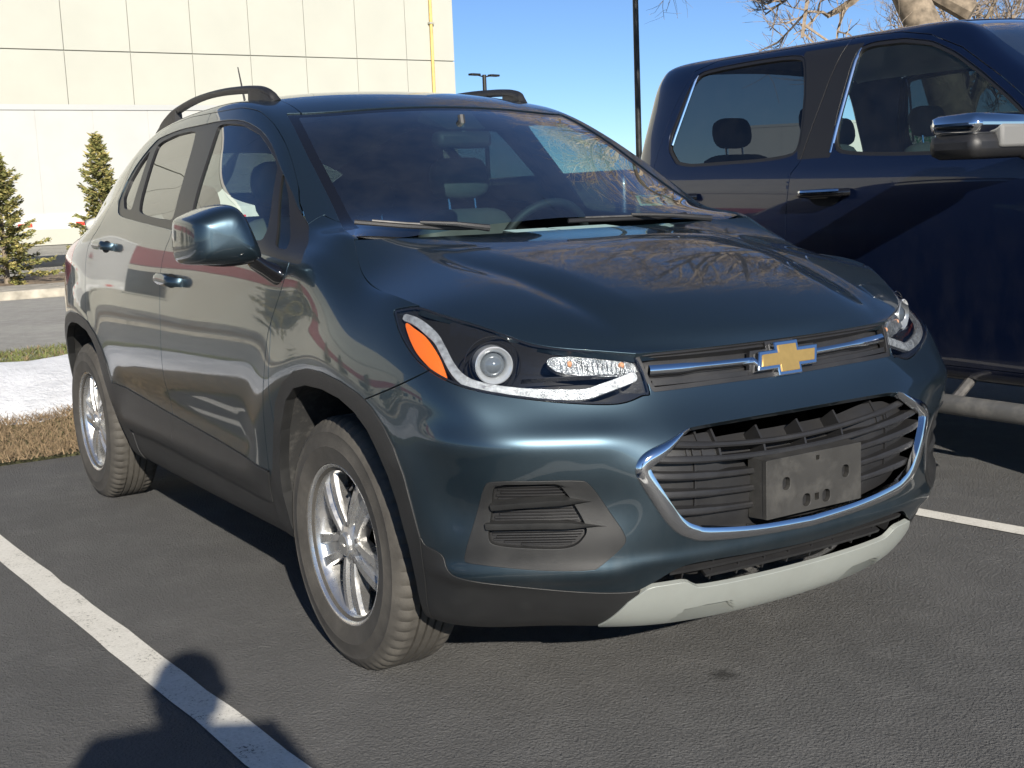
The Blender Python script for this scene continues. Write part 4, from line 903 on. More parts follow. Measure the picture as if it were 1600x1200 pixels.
seat('front_seat', -1.13, -.37, LEATHER); seat('front_seat', -1.13, .37, LEATHER)
for y in (-.42, .0, .42): seat('rear_seat', -2.05, y, CLOTH, wid=.42, top=1.14, zb=.66)
MB().box((-.105 - .60, -.105, 1.405), (-.64, .105, 1.462)).out('rear_view_mirror', DASH, CAR, bevel=.018)
MB().tube([(-.66, 0, 1.455), (-.67, 0, 1.515)], .012, 8).out('mirror_stem', DASH, CAR)
mesh('sensor_housing', [(-.775, -.10, 1.535), (-.775, .10, 1.535), (-.64, .075, 1.468), (-.64, -.075, 1.468), (-.79, -.10, 1.50), (-.79, .10, 1.50), (-.67, .06, 1.452), (-.67, -.06, 1.452)], [(0, 1, 2, 3), (7, 6, 5, 4), (0, 4, 5, 1), (1, 5, 6, 2), (2, 6, 7, 3), (3, 7, 4, 0)], DASH, CAR)
# ================================================================ the pickup parked alongside
TR = tag(empty('pickup_truck', (-.9, 3.11, 0)), 'dark navy crew-cab pickup truck with chrome-capped mirror and tubular side step', 'truck')
TRI = Matrix.Translation((.9, -3.11, 0))
def tpart(o, parent=TR):
    o.parent = parent; o.matrix_parent_inverse = TRI if parent is TR else Matrix.Identity(4); return o
TX = [-2.46,-2.40,-2.25,-1.9,-1.5,-1.1,-.8,-.5,-.3,-.1,.1,.3,.5,.75,1.1,1.5,1.8,1.92]
def truck_net():
    low = [(.90,.40),(.975,.43),(1.012,.56),(1.028,.75),(1.034,.95),(1.030,1.12),(1.016,1.26),(.990,1.36)]
    full = [(.948,1.50),(.892,1.66),(.846,1.79),(.792,1.868),(.690,1.915),(.36,1.945),(0,1.952)]
    edge = {-.5:(.742,1.885,1.925),-.3:(.775,1.765,1.845),-.1:(.806,1.64,1.725),.1:(.838,1.51,1.60),.3:(.868,1.385,1.475),.5:(.90,1.30,1.35)}
    cols = []
    for x in TX:
        k = 0.0 if x > -2.3 else (.03 if x > -2.42 else .09); rows = [(y - k, z) for y, z in low]
        if x <= -.8: rows += [(y - k * .8, z - (0 if x > -2.3 else (.015 if x > -2.42 else .05))) for y, z in full]
        elif x <= .5:
            ye, ze, zc = edge[x]; yb, zb = rows[-1]
            rows += [(yb + (ye + .05 - yb) * t, zb + (ze + .01 - zb) * t) for t in ((.30, .62, .92) if x < .3 else (.25, .55, .85))] + [(ye, ze + .012), (ye - .09, ze + (zc - ze) * .35), (.36, ze + (zc - ze) * .88), (0, zc)]
        else:
            f = smst(1.3, 1.95, x); h = 1.30 - .10 * f; rows = [(y - .22 * f * f, z if z < 1.0 else 1.0 + (z - 1.0) * (.72 - .3 * f)) for y, z in low]
            rows += [(.955 - .2 * f, h - .04), (.90 - .2 * f, h), (.82 - .2 * f, h + .02), (.72 - .2 * f, h + .03), (.6 - .15 * f, h + .035), (.34 - .08 * f, h + .05), (0, h + .055)]
        cols.append([(x, y, z) for y, z in rows])
    return np.array(cols)
TS_ = BSurf(truck_net(), mu=('', ''), mv=('', 'y'), pia=2)
def truck_patch():
    us = np.linspace(0, len(TX) - 1, 420); vs = np.linspace(0, 14, 200); P = TS_.ev(us, vs); N = np.cross(np.gradient(P, axis=0), np.gradient(P, axis=1)); N /= np.linalg.norm(N, axis=2, keepdims=True) + 1e-12
    if N[100, 60, 1] < 0: N = -N
    m, n = P.shape[:2]; i = np.arange(m * n).reshape(m, n); a, b, c, d = i[:-1, :-1].ravel(), i[1:, :-1].ravel(), i[1:, 1:].ravel(), i[:-1, 1:].ravel()
    T = np.concatenate([np.stack([a, b, c], 1), np.stack([a, c, d], 1)]); V = P.reshape(-1, 3); f = np.cross(V[T[9000, 1]] - V[T[9000, 0]], V[T[9000, 2]] - V[T[9000, 0]])
    if f.dot(N.reshape(-1, 3)[T[9000, 0]]) < 0: T = T[:, ::-1].copy()
    A = np.stack([P[..., 0].ravel(), np.repeat(vs[None], m, 0).ravel()], 1); return Patch(V.copy(), N.reshape(-1, 3).copy(), A, T)
T_RW = [(-1.30,1.848),(-1.19,1.372),(-1.95,1.366),(-2.06,1.385),(-2.135,1.452),(-2.15,1.52),(-2.07,1.838)]
T_FW = [(-.98,1.845),(-1.005,1.372),(-.03,1.345),(.02,1.41),(-.14,1.535),(-.30,1.650),(-.45,1.745),(-.58,1.805),(-.74,1.838)]
T_CUT = [(-1.20,.30),(-1.235,.80),(-1.235,1.10),(-1.225,1.29),(-1.18,1.34),(-1.11,1.70),(-1.06,1.895)]
T_FD = T_CUT + [(-.78,1.885),(-.60,1.85),(-.42,1.775),(-.20,1.635),(.02,1.475),(.14,1.36),(.17,1.2),(.17,.55),(.12,.47),(-1.18,.47)]
T_RD = T_CUT[::-1] + [(-1.22,.47),(-1.92,.47),(-1.98,.6),(-2.16,.85),(-2.24,1.1),(-2.24,1.36),(-2.20,1.62),(-2.10,1.85),(-1.95,1.89)]
def build_truck():
    H = truck_patch(); sg = lambda p: p.V[:, [0, 2]]
    put = lambda p: (lambda q: (setattr(q, 'V', q.V + np.array([0, 3.11, 0])), q)[1])(p)
    side = lambda p, s: put(p.mir() if s < 0 else p.copy())
    R = {}
    def take(nm, phi, gap=.0025):
        nonlocal H
        a, H = split(H, phi(H) + gap); R[nm] = a
        if gap: _, H = split(H, phi(H) - gap)
    take('arch', lambda p: np.maximum(np.hypot(p.V[:, 0] - .86, p.V[:, 2] - .43) - .47, (p.A[:, 1] - 7) * .05), 0)
    take('ws', lambda p: np.maximum(np.maximum(p.V[:, 1] - np.interp(p.V[:, 0], [-.5,-.3,-.1,.1,.3,.5], [.70,.735,.766,.80,.83,.86]), np.maximum(p.V[:, 0] - .46, -.52 - .0 * p.V[:, 1] + .08 * (p.V[:, 1] / .7) ** 2 * -1 - p.V[:, 0])), (10.8 - p.A[:, 1]) * .05), .002)
    take('rw', lambda p: np.maximum(sdf(sg(p), rpoly(T_RW)) - .016, (p.A[:, 1] - 12) * .05), .001)
    take('fw', lambda p: np.maximum(sdf(sg(p), rpoly(T_FW)) - .016, (p.A[:, 1] - 12) * .05), .001)
    take('bp', lambda p: np.maximum(sdf(sg(p), [(-1.33,1.862),(-1.20,1.355),(-1.0,1.355),(-.965,1.860)]), (p.A[:, 1] - 12) * .05), .0005)
    take('fd', lambda p: np.maximum(sdf(sg(p), T_FD), (p.A[:, 1] - 12) * .05)); take('rd', lambda p: np.maximum(sdf(sg(p), T_RD), (p.A[:, 1] - 12) * .05))
    tpart(patch_obj('cab_shell', [side(H, -1), side(H, 1)], NAVY, None, .02))
    ws = R['ws']; tpart(patch_obj('truck_windshield', [side(ws.off(-.004), -1), side(ws.off(-.004), 1)], GLASS_W, None))
    for s in (-1, 1):
        for key, nm, w, poly, gm in (('fd', 'truck_front_door', 'fw', T_FW, GLASS_F), ('rd', 'truck_rear_door', 'rw', T_RW, GLASS_TT)):
            d = tpart(patch_obj(nm, [side(R[key], s)], NAVY, None, .02))
            pane_, trim = split(R[w], sdf(sg(R[w]), rpoly(poly))); o = patch_obj('window_trim', [side(trim.off(-.005), s)], TRIMBLK, None, .015); tpart(o, d)
            tpart(patch_obj('window_glass', [side(pane_.off(-.014), s)], gm, None), d)
            cutx = lambda p: p.V[:, 0] - np.interp(p.V[:, 2], [q[1] for q in T_CUT], [q[0] for q in T_CUT]); bpr, bpf = split(R['bp'], cutx(R['bp'])); bpr, _ = split(bpr, cutx(bpr) + .003); _, bpf = split(bpf, cutx(bpf) - .003)
            tpart(patch_obj('pillar_trim', [side((bpf if key == 'fd' else bpr).off(-.001), s)], TRIMBLK, None, .01), d)
            # bright strip on the post side of the pane
            xs = ((-1.992, 1.378), (-1.975, 1.60), (-1.955, 1.838)) if False else None
            if nm == 'truck_front_door' or nm == 'truck_rear_door':
                x0, x1 = ((-1.003, -.978) if key == 'fd' else (-2.128, -2.062)); yo = lambda z: float(np.interp(z, [1.36, 1.5, 1.66, 1.79, 1.868], [.99, .948, .892, .846, .792])) - .004
                zs = np.linspace(1.376 if key == 'fd' else 1.47, 1.838, 9)
                tpart(MB().tube([(x0 + (x1 - x0) * (z - zs[0]) / (zs[-1] - zs[0]), 3.11 + s * yo(z), z) for z in zs], .0075, 6).out('bright_strip', CHROME, None, smooth=True), d)
            hx0, hx1 = (-1.13, -.85) if key == 'fd' else (-2.12, -1.86)
            pts = [(hx0 + (hx1 - hx0) * t, 3.11 + s * (1.030 + .045 * min(1, 7 * t * (1 - t)) ** .6), 1.195 + .004 * t) for t in np.linspace(0, 1, 13)]
            h = tpart(MB().tube(pts, [.020] * 13, 10, flat=.9).out('door_handle', GLOSSBLK, None, smooth=True), d)
            tpart(MB().tube([(p[0], p[1] + s * .010, p[2] + .007) for p in pts[1:12]], [.012] * 11, 8).out('handle_cap', CHROME, None, smooth=True), h)
            tpart(mesh('handle_cup', [((hx0 + hx1) / 2 + .09 * math.cos(q), 3.11 + s * 1.0345, 1.178 + .04 * math.sin(q)) for q in np.linspace(0, 2 * math.pi, 21)[:-1]], [tuple(range(20))], DARK), d)
        # tow-style mirror: bright cap over a dark shell
        m = empty('truck_mirror', (0, 3.11 + s * 1.1, 1.38)); tpart(m); inv = Matrix.Translation((0, -(3.11 + s * 1.1), -1.38))
        def mp(o): o.parent = m; o.matrix_parent_inverse = inv; return o
        yo = lambda y: 3.11 + s * y
        def rbox(nm, x0, x1, y0, y1, z0, z1, mat, bev): return mp(MB().box((x0, min(yo(y0), yo(y1)), z0), (x1, max(yo(y0), yo(y1)), z1)).out(nm, mat, None, bevel=bev))
        rbox('mirror_shell', -.10, .115, 1.135, 1.455, 1.308, 1.402, BLACKPL, .035); rbox('mirror_cap', -.095, .122, 1.132, 1.460, 1.392, 1.470, CHROME, .034)
        rbox('mirror_insert', .09, .130, 1.16, 1.325, 1.345, 1.430, plain('mirror_insert_grey%d' % s, (.16, .16, .155), .6, bumpk=.8, bscale=300), .012)
        rbox('mirror_face', -.108, -.098, 1.18, 1.40, 1.33, 1.445, MIRR_GLASS, .01)
        mp(MB().tube([(.03, yo(1.13), 1.36), (.08, yo(1.05), 1.32), (.09, yo(.98), 1.30)], [.035, .04, .055], 10).out('mirror_arm', BLACKPL, None, smooth=True))
        # tubular side step on brackets
        st = tpart(MB().tube([(.165, 3.11 + s * 1.10, .33), (.15, 3.11 + s * 1.10, .33), (-1.0, 3.11 + s * 1.10, .33), (-2.05, 3.11 + s * 1.10, .33), (-2.15, 3.11 + s * 1.04, .35)], [.036, .041, .041, .041, .03], 16).out('side_step', plain('dusty_step%d' % s, (.10, .10, .098), .5, .3, dirt=(.22, .21, .19), dirtk=.5, dscale=9), None, smooth=True, sharp=50))
        for x in (-.25, -1.1, -1.9): tpart(MB().tube([(x, 3.11 + s * 1.09, .335), (x - .02, 3.11 + s * .93, .42)], .022, 8).out('step_bracket', STEEL, None), st)
    # bed, tail, nose, underbody
    bed = MB().box((-4.25, 3.11 - 1.02, .50), (-2.50, 3.11 + 1.02, 1.36)).out('cargo_bed', NAVY, None, bevel=.05); tpart(bed)
    tpart(MB().box((-4.2, 3.11 - .85, .45), (1.6, 3.11 + .85, .62)).out('truck_underbody', DARK, None))
    tpart(MB().box((1.86, 3.11 - .78, .52), (2.02, 3.11 + .78, 1.20)).out('front_face', BLACKPL, None, bevel=.05)); tpart(MB().box((1.90, 3.11 - .92, .42), (2.10, 3.11 + .92, .66)).out('front_bumper', CHROME, None, bevel=.06))
    for z in (.80, .92, 1.04): tpart(MB().box((2.0, 3.11 - .7, z), (2.035, 3.11 + .7, z + .03)).out('grille_bar', CHROME, None, bevel=.008))
    for s in (-1, 1):
        tpart(MB().box((1.84, 3.11 + s * .60 - .16, .86), (2.03, 3.11 + s * .60 + .16, 1.06)).out('headlight', INNERLENS, None, bevel=.03))
        for x in (.86, -3.20):
            w = make_wheel('wheel', (x, 3.11 + s * .955, .405), s, None, R=.42, rimr=.245, seg=120); w.parent = TR; w.matrix_parent_inverse = TRI
        for x in (-3.20,): tpart(MB().lathe([(.46, 0), (.50, .012), (.50, .03), (.44, .035)], (x, 3.11 + s * 1.0, .42), (1, 0, 0), (0, 0, 1), (0, s, 0), 48).out('wheel_arch', BLACKPL, None, smooth=True))
    # cabin
    for y in (-.42, .42):
        q = seat('truck_seat', -1.40, 3.11 + y, CLOTH, None, .55, 1.44, .86); q.parent = TR; q.matrix_parent_inverse = TRI
        q = seat('truck_rear_seat', -2.05, 3.11 + y, CLOTH, None, .60, 1.42, .88); q.parent = TR; q.matrix_parent_inverse = TRI
    tpart(MB().box((-2.4, 3.11 - .9, .62), (.3, 3.11 + .9, .68)).out('cabin_floor', CLOTH, None)); tpart(MB().box((-.25, 3.11 - .88, 1.0), (.35, 3.11 + .88, 1.27)).out('dashboard', DASH, None, bevel=.06))
    hl = truck_patch(); hl, _ = split(hl, np.maximum((11.0 - hl.A[:, 1]) * .05, np.maximum(hl.V[:, 0] + .60, -2.40 - hl.V[:, 0]))); tpart(patch_obj('headliner', [side(hl.off(-.03), -1), side(hl.off(-.03), 1)], HEADLINER, None))
build_truck()
# ================================================================ ground
def asphalt_mat(name, base, light, seed=0, worn=.5):
    m, nt, b = nodes(name); setp(b, rough=.88, spec=.35)
    big = tex(nt, 'ShaderNodeTexNoise', .55, 3, .6); mid = tex(nt, 'ShaderNodeTexNoise', 5, 4, .7); fine = tex(nt, 'ShaderNodeTexNoise', 100, 3, .68); ag = tex(nt, 'ShaderNodeTexVoronoi', 115)
    c1 = ramp(nt, big.outputs[0], [(.35, base), (.7, light)]); c2 = mixc(nt, ramp(nt, mid.outputs[0], [(.45, (0,) * 3), (.75, (worn,) * 3)]).outputs[0], c1.outputs[0], tuple(x * 1.35 for x in light))
    c3 = mixc(nt, ramp(nt, fine.outputs[0], [(.62, (0,) * 3), (.72, (.35,) * 3)]).outputs[0], c2, tuple(x * 2.2 for x in light))
    sp = tex(nt, 'ShaderNodeTexNoise', 420, 2); c4 = mixc(nt, ramp(nt, sp.outputs[0], [(.715, (0,) * 3), (.74, (.9,) * 3)]).outputs[0], c3, (.42, .41, .39))
    if name == 'lot_asphalt':                              # old drip stain in front of the car
        tc = nt.nodes.new('ShaderNodeTexCoord'); vd = nt.nodes.new('ShaderNodeVectorMath'); vd.operation = 'DISTANCE'; vd.inputs[1].default_value = (.69, -.10, 0); nt.links.new(tc.outputs['Object'], vd.inputs[0])
        sn = nt.nodes.new('ShaderNodeMath'); sn.operation = 'MULTIPLY_ADD'; sn.inputs[1].default_value = .07; nt.links.new(tex(nt, 'ShaderNodeTexNoise', 40, 3).outputs[0], sn.inputs[0]); nt.links.new(vd.outputs['Value'], sn.inputs[2])
        c4 = mixc(nt, ramp(nt, sn.outputs[0], [(.045, (.75,) * 3), (.085, (0,) * 3)]).outputs[0], c4, (.018, .018, .017))
    nt.links.new(c4, b.inputs['Base Color'])
    ad = nt.nodes.new('ShaderNodeMath'); ad.operation = 'MULTIPLY_ADD'; ad.inputs[1].default_value = .6; nt.links.new(ag.outputs['Distance'], ad.inputs[0]); nt.links.new(fine.outputs[0], ad.inputs[2])
    bump(nt, b, ad.outputs[0], 1.0, .009); return m
ASPH = asphalt_mat('lot_asphalt', (.088, .088, .087), (.116, .115, .112)); ROADM = asphalt_mat('road_asphalt', (.28, .272, .25), (.36, .35, .32))
def worn_paint():
    m, nt, b = nodes('worn_line_paint'); setp(b, rough=.8)
    f = tex(nt, 'ShaderNodeTexNoise', 130, 5, .7); g = tex(nt, 'ShaderNodeTexNoise', 7, 6, .65); mx = nt.nodes.new('ShaderNodeMath'); mx.operation = 'MULTIPLY_ADD'; mx.inputs[1].default_value = .5; nt.links.new(g.outputs[0], mx.inputs[0]); nt.links.new(f.outputs[0], mx.inputs[2])
    r = ramp(nt, mx.outputs[0], [(.56, (.060, .058, .055)), (.64, (.58, .56, .50)), (.9, (.70, .68, .62))]); nt.links.new(r.outputs[0], b.inputs['Base Color']); bump(nt, b, f.outputs[0], .5, .003); return m
LINEP = worn_paint()
def sheet(name, pts, z, mat, kind='structure'):
    o = mesh(name, [(x, y, z) for x, y in pts], [tuple(range(len(pts)))], mat); o['kind'] = kind; return o
sheet('ground', [(-600, -600), (600, -600), (600, 600), (-600, 600)], -.012, plain('far_ground', (.10, .095, .075), .95, var=.3, vscale=.2))
LOT = sheet('parking_lot', [(-3.56, -60), (60, -60), (60, 60), (-3.56, 60)], 0, ASPH)
sheet('road', [(-16.6, -120), (-8.2, -120), (-8.2, 120), (-16.6, 120)], -.004, ROADM)
sheet('yard_pavement', [(-120, -120), (-24.2, -120), (-24.2, 120), (-120, 120)], -.006, ROADM)
def strip(name, a, b, w):
    a, b = Vector((*a, 0)), Vector((*b, 0)); d = (b - a).normalized(); n = Vector((-d.y, d.x, 0)) * w / 2; k = 40; V = []
    for i in range(k + 1):
        p = a.lerp(b, i / k); j = RNG.normal(0, .0025, 2); V += [p + n * (1 + j[0] / w * 2) + Vector((0, 0, .004)), p - n * (1 + j[1] / w * 2) + Vector((0, 0, .004))]
    o = mesh(name, V, [(2 * i, 2 * i + 1, 2 * i + 3, 2 * i + 2) for i in range(k)], LINEP); o['kind'] = 'structure'; return o
strip('painted_line', (-3.3, -1.447), (2.9, -1.095), .102); strip('painted_line', (-3.0, 1.13), (2.6, 1.92), .095)
# planted strips beyond the lot
def turf(name, x0, x1, y0, y1, cols, hgt, n, blade, mat):
    xs = RNG.uniform(x0, x1, n); ys = y0 + (y1 - y0) * RNG.beta(2.2, 2.2, n); V = []; F = []
    for x, y in zip(xs, ys):
        a = RNG.uniform(0, 6.28); h = hgt * RNG.uniform(.4, 1.2); lx, ly = RNG.normal(0, hgt * .8, 2); w = blade * RNG.uniform(.6, 1.3); dx, dy = math.cos(a) * w, math.sin(a) * w; z = hump(x, y); k = len(V)
        V += [(x - dx, y - dy, z), (x + dx, y + dy, z), (x + lx, y + ly, z + h)]; F.append((k, k + 1, k + 2))
    o = mesh(name, V, F, mat); o['kind'] = 'stuff'; o['label'] = cols; o['category'] = 'grass'; return o
def hump(x, y): return float(.05 + .10 * math.exp(-((x + 6.0) / 1.6) ** 2) + .02 * math.sin(x * 2.1 + y * .7) + .015 * math.sin(y * 1.9))
def ground_strip(name, x0, x1, y0, y1, mat, dz=0.0):
    nx, ny = 24, 90; V = []; 
    for i in range(nx + 1):
        for j in range(ny + 1):
            x = x0 + (x1 - x0) * i / nx; y = y0 + (y1 - y0) * j / ny; e = min(i, nx - i) / nx; V.append((x, y, -.01 + (hump(x, y) + dz) * min(1, e * 5)))
    F = [(i * (ny + 1) + j, (i + 1) * (ny + 1) + j, (i + 1) * (ny + 1) + j + 1, i * (ny + 1) + j + 1) for i in range(nx) for j in range(ny)]
    o = mesh(name, V, F, mat, smooth=True); o['kind'] = 'structure'; return o
DIRT = plain('brown_thatch', (.22, .155, .085), .95, var=.45, vscale=24, bumpk=1, bscale=90); GREENG = plain('dull_turf', (.115, .115, .045), .95, var=.5, vscale=14, bumpk=1, bscale=90)
ground_strip('verge', -8.25, -3.54, -16, 14, GREENG)
STRAW = plain('straw_blades', (.19, .135, .078), .9, var=.5, vscale=30); GRS = plain('grass_blades', (.13, .15, .045), .9, var=.6, vscale=20)
turf('dry_thatch', -4.6, -3.50, -6, 4, 'dry brown thatch along the lot edge', .040, 42000, .0035, STRAW); turf('grass', -8.2, -6.0, -6, 6, 'dull winter grass behind the snow bank', .05, 24000, .006, GRS); turf('straw_in_grass', -8.2, -6.0, -6, 6, 'straw tufts among the winter grass', .05, 6000, .007, STRAW)
def snow():
    m, nt, b = nodes('old_snow'); setp(b, rough=.6); t = tex(nt, 'ShaderNodeTexNoise', 3.5, 8, .7); r = ramp(nt, t.outputs[0], [(.3, (.60, .61, .63)), (.6, (.84, .85, .87))]); nt.links.new(r.outputs[0], b.inputs['Base Color']); b.inputs['Subsurface Weight'].default_value = .0; bump(nt, b, tex(nt, 'ShaderNodeTexNoise', 26, 8, .7).outputs[0], .8, .03)
    def bank(name, x0, x1, y0, y1, hh):
        nx, ny = 40, 120; V = []
        for i in range(nx + 1):
            for j in range(ny + 1):
                u, w = i / nx, j / ny; x = x0 + (x1 - x0) * u; y = y0 + (y1 - y0) * w; e = max(0, min(u, 1 - u) * 2 + .10 * math.sin(y * 3.1) + .07 * math.sin(y * 7.7 + 1)); f = min(1, w * 8, (1 - w) * 8)
                V.append((x + .10 * math.sin(y * 2.3 + u * 3), y, hump(x, y) * (1 if x < -3 else 0) - .03 + (hh * min(1, e * 1.7) ** .6 + .03 * math.sin(x * 5 + y * 3.7) * e + .02 * math.sin(y * 9 + x * 4) * e) * f))
        o = mesh(name, V, [(i * (ny + 1) + j, (i + 1) * (ny + 1) + j, (i + 1) * (ny + 1) + j + 1, i * (ny + 1) + j + 1) for i in range(nx) for j in range(ny)], m, smooth=True); tag(o, 'long low bank of old white snow on the verge' if x0 < -4 else 'short snow heap ploughed along the edge of the lot', 'snow'); return o
    bank('snow_bank', -6.45, -4.5, -12, 10, .16); bank('snow_heap', -2.9, 2.0, -7.6, -6.6, .22)
snow()
KERB = plain('kerb_concrete', (.36, .33, .27), .9, var=.3, vscale=5, bumpk=.6, bscale=60)
KB = empty('kerb', (0, 0, 0)); KB['kind'] = 'structure'
for j in range(-14, 22): MB().box((-18.2, j * 2.4, -.02), (-16.62, j * 2.4 + 2.385, .13)).out('kerbstone', KERB, KB, bevel=.02)
ground_strip('planting_bed', -24.3, -18.2, -34, 50, plain('bare_bed', (.20, .15, .10), .95, var=.5, vscale=10, bumpk=1, bscale=40), .02)
# ================================================================ warehouse with cream wall panels
CREAM = plain('cream_panel', (.385, .387, .338), .8, var=.03, vscale=.6); GRO = plain('panel_joint', (.33, .325, .275), .9)
def warehouse():
    O = tag(empty('warehouse', (-49, 28.6, 0)), 'large cream warehouse with flat square wall panels and a yellow downpipe', 'building'); inv = Matrix.Translation((49, -28.6, 0))
    def pt(o): o.parent = O; o.matrix_parent_inverse = inv; return o
    pt(MB().box((-88, -60, 0), (-49.06, 28.54, 18.8)).out('building_core', GRO, None))
    ys = [28.6, 26.04, 23.49, 21.0, 18.42, 15.86, 13.26, 10.63, 8.0, 4.6, 1.2, -1.8, -4.8, -7.8, -10.8, -13.8, -16.8, -19.8, -22.8, -25.8, -28.8] + [-28.8 - 3 * k for k in range(1, 11)]; zs = [.0, 3.9, 7.65, 11.4, 15.1, 18.9]
    m0 = None
    for a, b in zip(ys[:-1], ys[1:]):
        for z0, z1 in zip(zs[:-1], zs[1:]):
            o = pt(MB().box((-49.06, b + .010, z0 + .018), (-48.98, a - .010, z1 - .018)).out('wall_panel', CREAM, None, bevel=.012))
    for i in range(4):
        for z0, z1 in zip(zs[:-1], zs[1:]): pt(MB().box((-49.3 - 2.5 * i - 2.45, 28.54, z0 + .022), (-49.3 - 2.5 * i, 28.62, z1 - .022)).out('wall_panel', CREAM, None))
    pt(MB().tube([(-48.88, 27.35, 18.6), (-48.88, 27.35, .3)], .075, 10).out('downpipe', plain('yellow_pipe', (.60, .43, .14), .6, var=.2, vscale=3), None, smooth=True))
    for z in (2, 5.7, 9.3, 12.5): pt(MB().box((-49.0, 27.22, z), (-48.78, 27.48, z + .08)).out('pipe_clip', GRO, None))
    pt(MB().box((-49.2, -61, 18.9), (-48.9, 28.7, 19.2)).out('parapet_cap', plain('parapet_metal', (.45, .44, .40), .5), None))
warehouse()
# ---- low building behind and to the right of the photographer's left, mirrored in the doors
def shop():
    O = tag(empty('low_building', (-36, -28, 0)), 'low cream commercial building with a broad dark red band along its sunlit wall', 'building'); inv = Matrix.Translation((36, 28, 0))
    def pt(o): o.parent = O; o.matrix_parent_inverse = inv; return o
    C2 = plain('render_cream', (.40, .39, .33), .85, var=.06, vscale=.7); RED = plain('band_red', (.20, .022, .03), .7, var=.1, vscale=1)
    pt(MB().box((-46, -60, 0), (-34.05, 1.5, 7.6)).out('walls', C2, None)); pt(MB().box((-34.06, -60.05, 2.7), (-33.96, 1.55, 4.3)).out('red_band', RED, None)); pt(MB().box((-46.2, -60.2, 7.6), (-33.85, 1.7, 7.9)).out('roof_edge', GRO, None))
    for y in np.arange(-57, -4, 6.5):
        w = pt(MB().box((-34.05, y, .9), (-34.0, y + 2.6, 2.3)).out('window', GLOSSBLK, None)); pt(MB().box((-34.03, y - .08, .82), (-33.97, y + 2.68, .9)).out('window_sill', GRO, None))
shop()
# ================================================================ trailers
TWHITE = plain('trailer_white', (.41, .415, .40), .45, var=.04, vscale=1.5); TSEAM = plain('trailer_rail', (.42, .43, .42), .5, .3)
def letters(txt, O, A, B, size, mat, parent, inv, D):
    cu = bpy.data.curves.new('lettering', 'FONT'); cu.body = txt; cu.size = size; cu.extrude = .004; cu.align_x = 'CENTER'; cu.align_y = 'CENTER'; cu.shear = .25
    t = bpy.data.objects.new('lettering', cu); COL.objects.link(t); M = Matrix((Vector(A).normalized(), Vector(B).normalized(), Vector(A).cross(Vector(B)).normalized())).transposed().to_4x4(); M.translation = Vector(O) + Vector(D)
    dg = bpy.context.evaluated_depsgraph_get(); me = bpy.data.meshes.new_from_object(t.evaluated_get(dg)); bpy.data.objects.remove(t)
    me.transform(M); o = bpy.data.objects.new('lettering', me); me.materials.clear(); me.materials.append(mat); COL.objects.link(o); o.parent = parent; o.matrix_parent_inverse = inv; return o
def trailer(name, label, x0, y0, y1, axis, face, z0, z1, group=None, logo=False):
    """box trailer; side panel faces +x (axis 'y') at x0, or faces -y when axis is 'x'"""
    O = tag(empty(name, (x0, (y0 + y1) / 2, 0)), label, 'trailer'); inv = Matrix.Translation((-x0, -(y0 + y1) / 2, 0)); L = y1 - y0
    def pt(o, p=None): o.parent = p or O; o.matrix_parent_inverse = inv if p is None else Matrix.Identity(4); return o
    pt(MB().box((x0 - 2.55, y0, z0 + .32), (x0 - .012, y1, z1 - .06)).out('box', TWHITE, None))
    n = int(round(L / 1.22))
    for i in range(n): pt(MB().box((x0 - .012, y0 + L * i / n + .006, z0 + .34), (x0, y0 + L * (i + 1) / n - .006, z1 - .12)).out('side_panel', TWHITE, None))
    pt(MB().box((x0 - 2.57, y0 - .02, z1 - .12), (x0 + .03, y1 + .02, z1)).out('top_rail', TSEAM, None)); br = pt(MB().box((x0 - 2.57, y0, z0), (x0 + .03, y1, z0 + .34)).out('bottom_rail', plain(name + '_rail', (.52, .53, .50), .5, .2, var=.1, vscale=3), None))
    RT = MATS.get('tape_red') or plain('tape_red', (.55, .03, .02), .4); WT = MATS.get('tape_white') or plain('tape_white', (.8, .8, .78), .4)
    for i in range(int(L / .62)): pt(MB().box((x0 + .03, y0 + .1 + i * .62, z0 + .06), (x0 + .034, y0 + .1 + i * .62 + .30, z0 + .14)).out('reflective_tape', RT if i % 2 else WT, None))
    for y in (y0 + L * .30, y0 + L * .30 + .12):
        pass
    for s in (-.35, -2.1):
        pt(MB().box((x0 + s - .07, y0 + L * .27, .18), (x0 + s + .07, y0 + L * .27 + .14, z0)).out('landing_leg', STEEL, None)); pt(MB().box((x0 + s - .14, y0 + L * .27 - .08, .0), (x0 + s + .14, y0 + L * .27 + .22, .18)).out('landing_foot', STEEL, None))
    pt(MB().tube([(x0 - .3, y0 + L * .27 + .3, z0), (x0 - .3, y0 + L * .27 + .36, z0 - .3), (x0 - .3, y0 + L * .27 + .7, z0 - .38), (x0 - .3, y0 + L * .27 + 1.0, z0 - .05)], .03, 6).out('air_hose', RUBBERSEAL, None, smooth=True))
    for k in (0, 1.25):
        for s in (-.06, -2.25):
            o = MB().lathe([(.10, -.14), (.46, -.14), (.51, -.10), (.51, .10), (.46, .14), (.30, .14), (.28, .06), (.10, .06)], (x0 + s - .16, y1 - 1.6 - k, .51), (0, 1, 0), (0, 0, 1), (1, 0, 0), 28).out('trailer_wheel', RUBBER, None, smooth=True, sharp=40); pt(o)
    pt(MB().box((x0 - 2.3, y1 - 3.4, z0 - .18), (x0 - .25, y1 - 1.0, z0)).out('bogie', STEEL, None))
    return O, inv
trailer('semi_trailer', 'long white box trailer parked across the road before the warehouse', -26, -7.0, 9.2, 'y', 1, .91, 3.64)
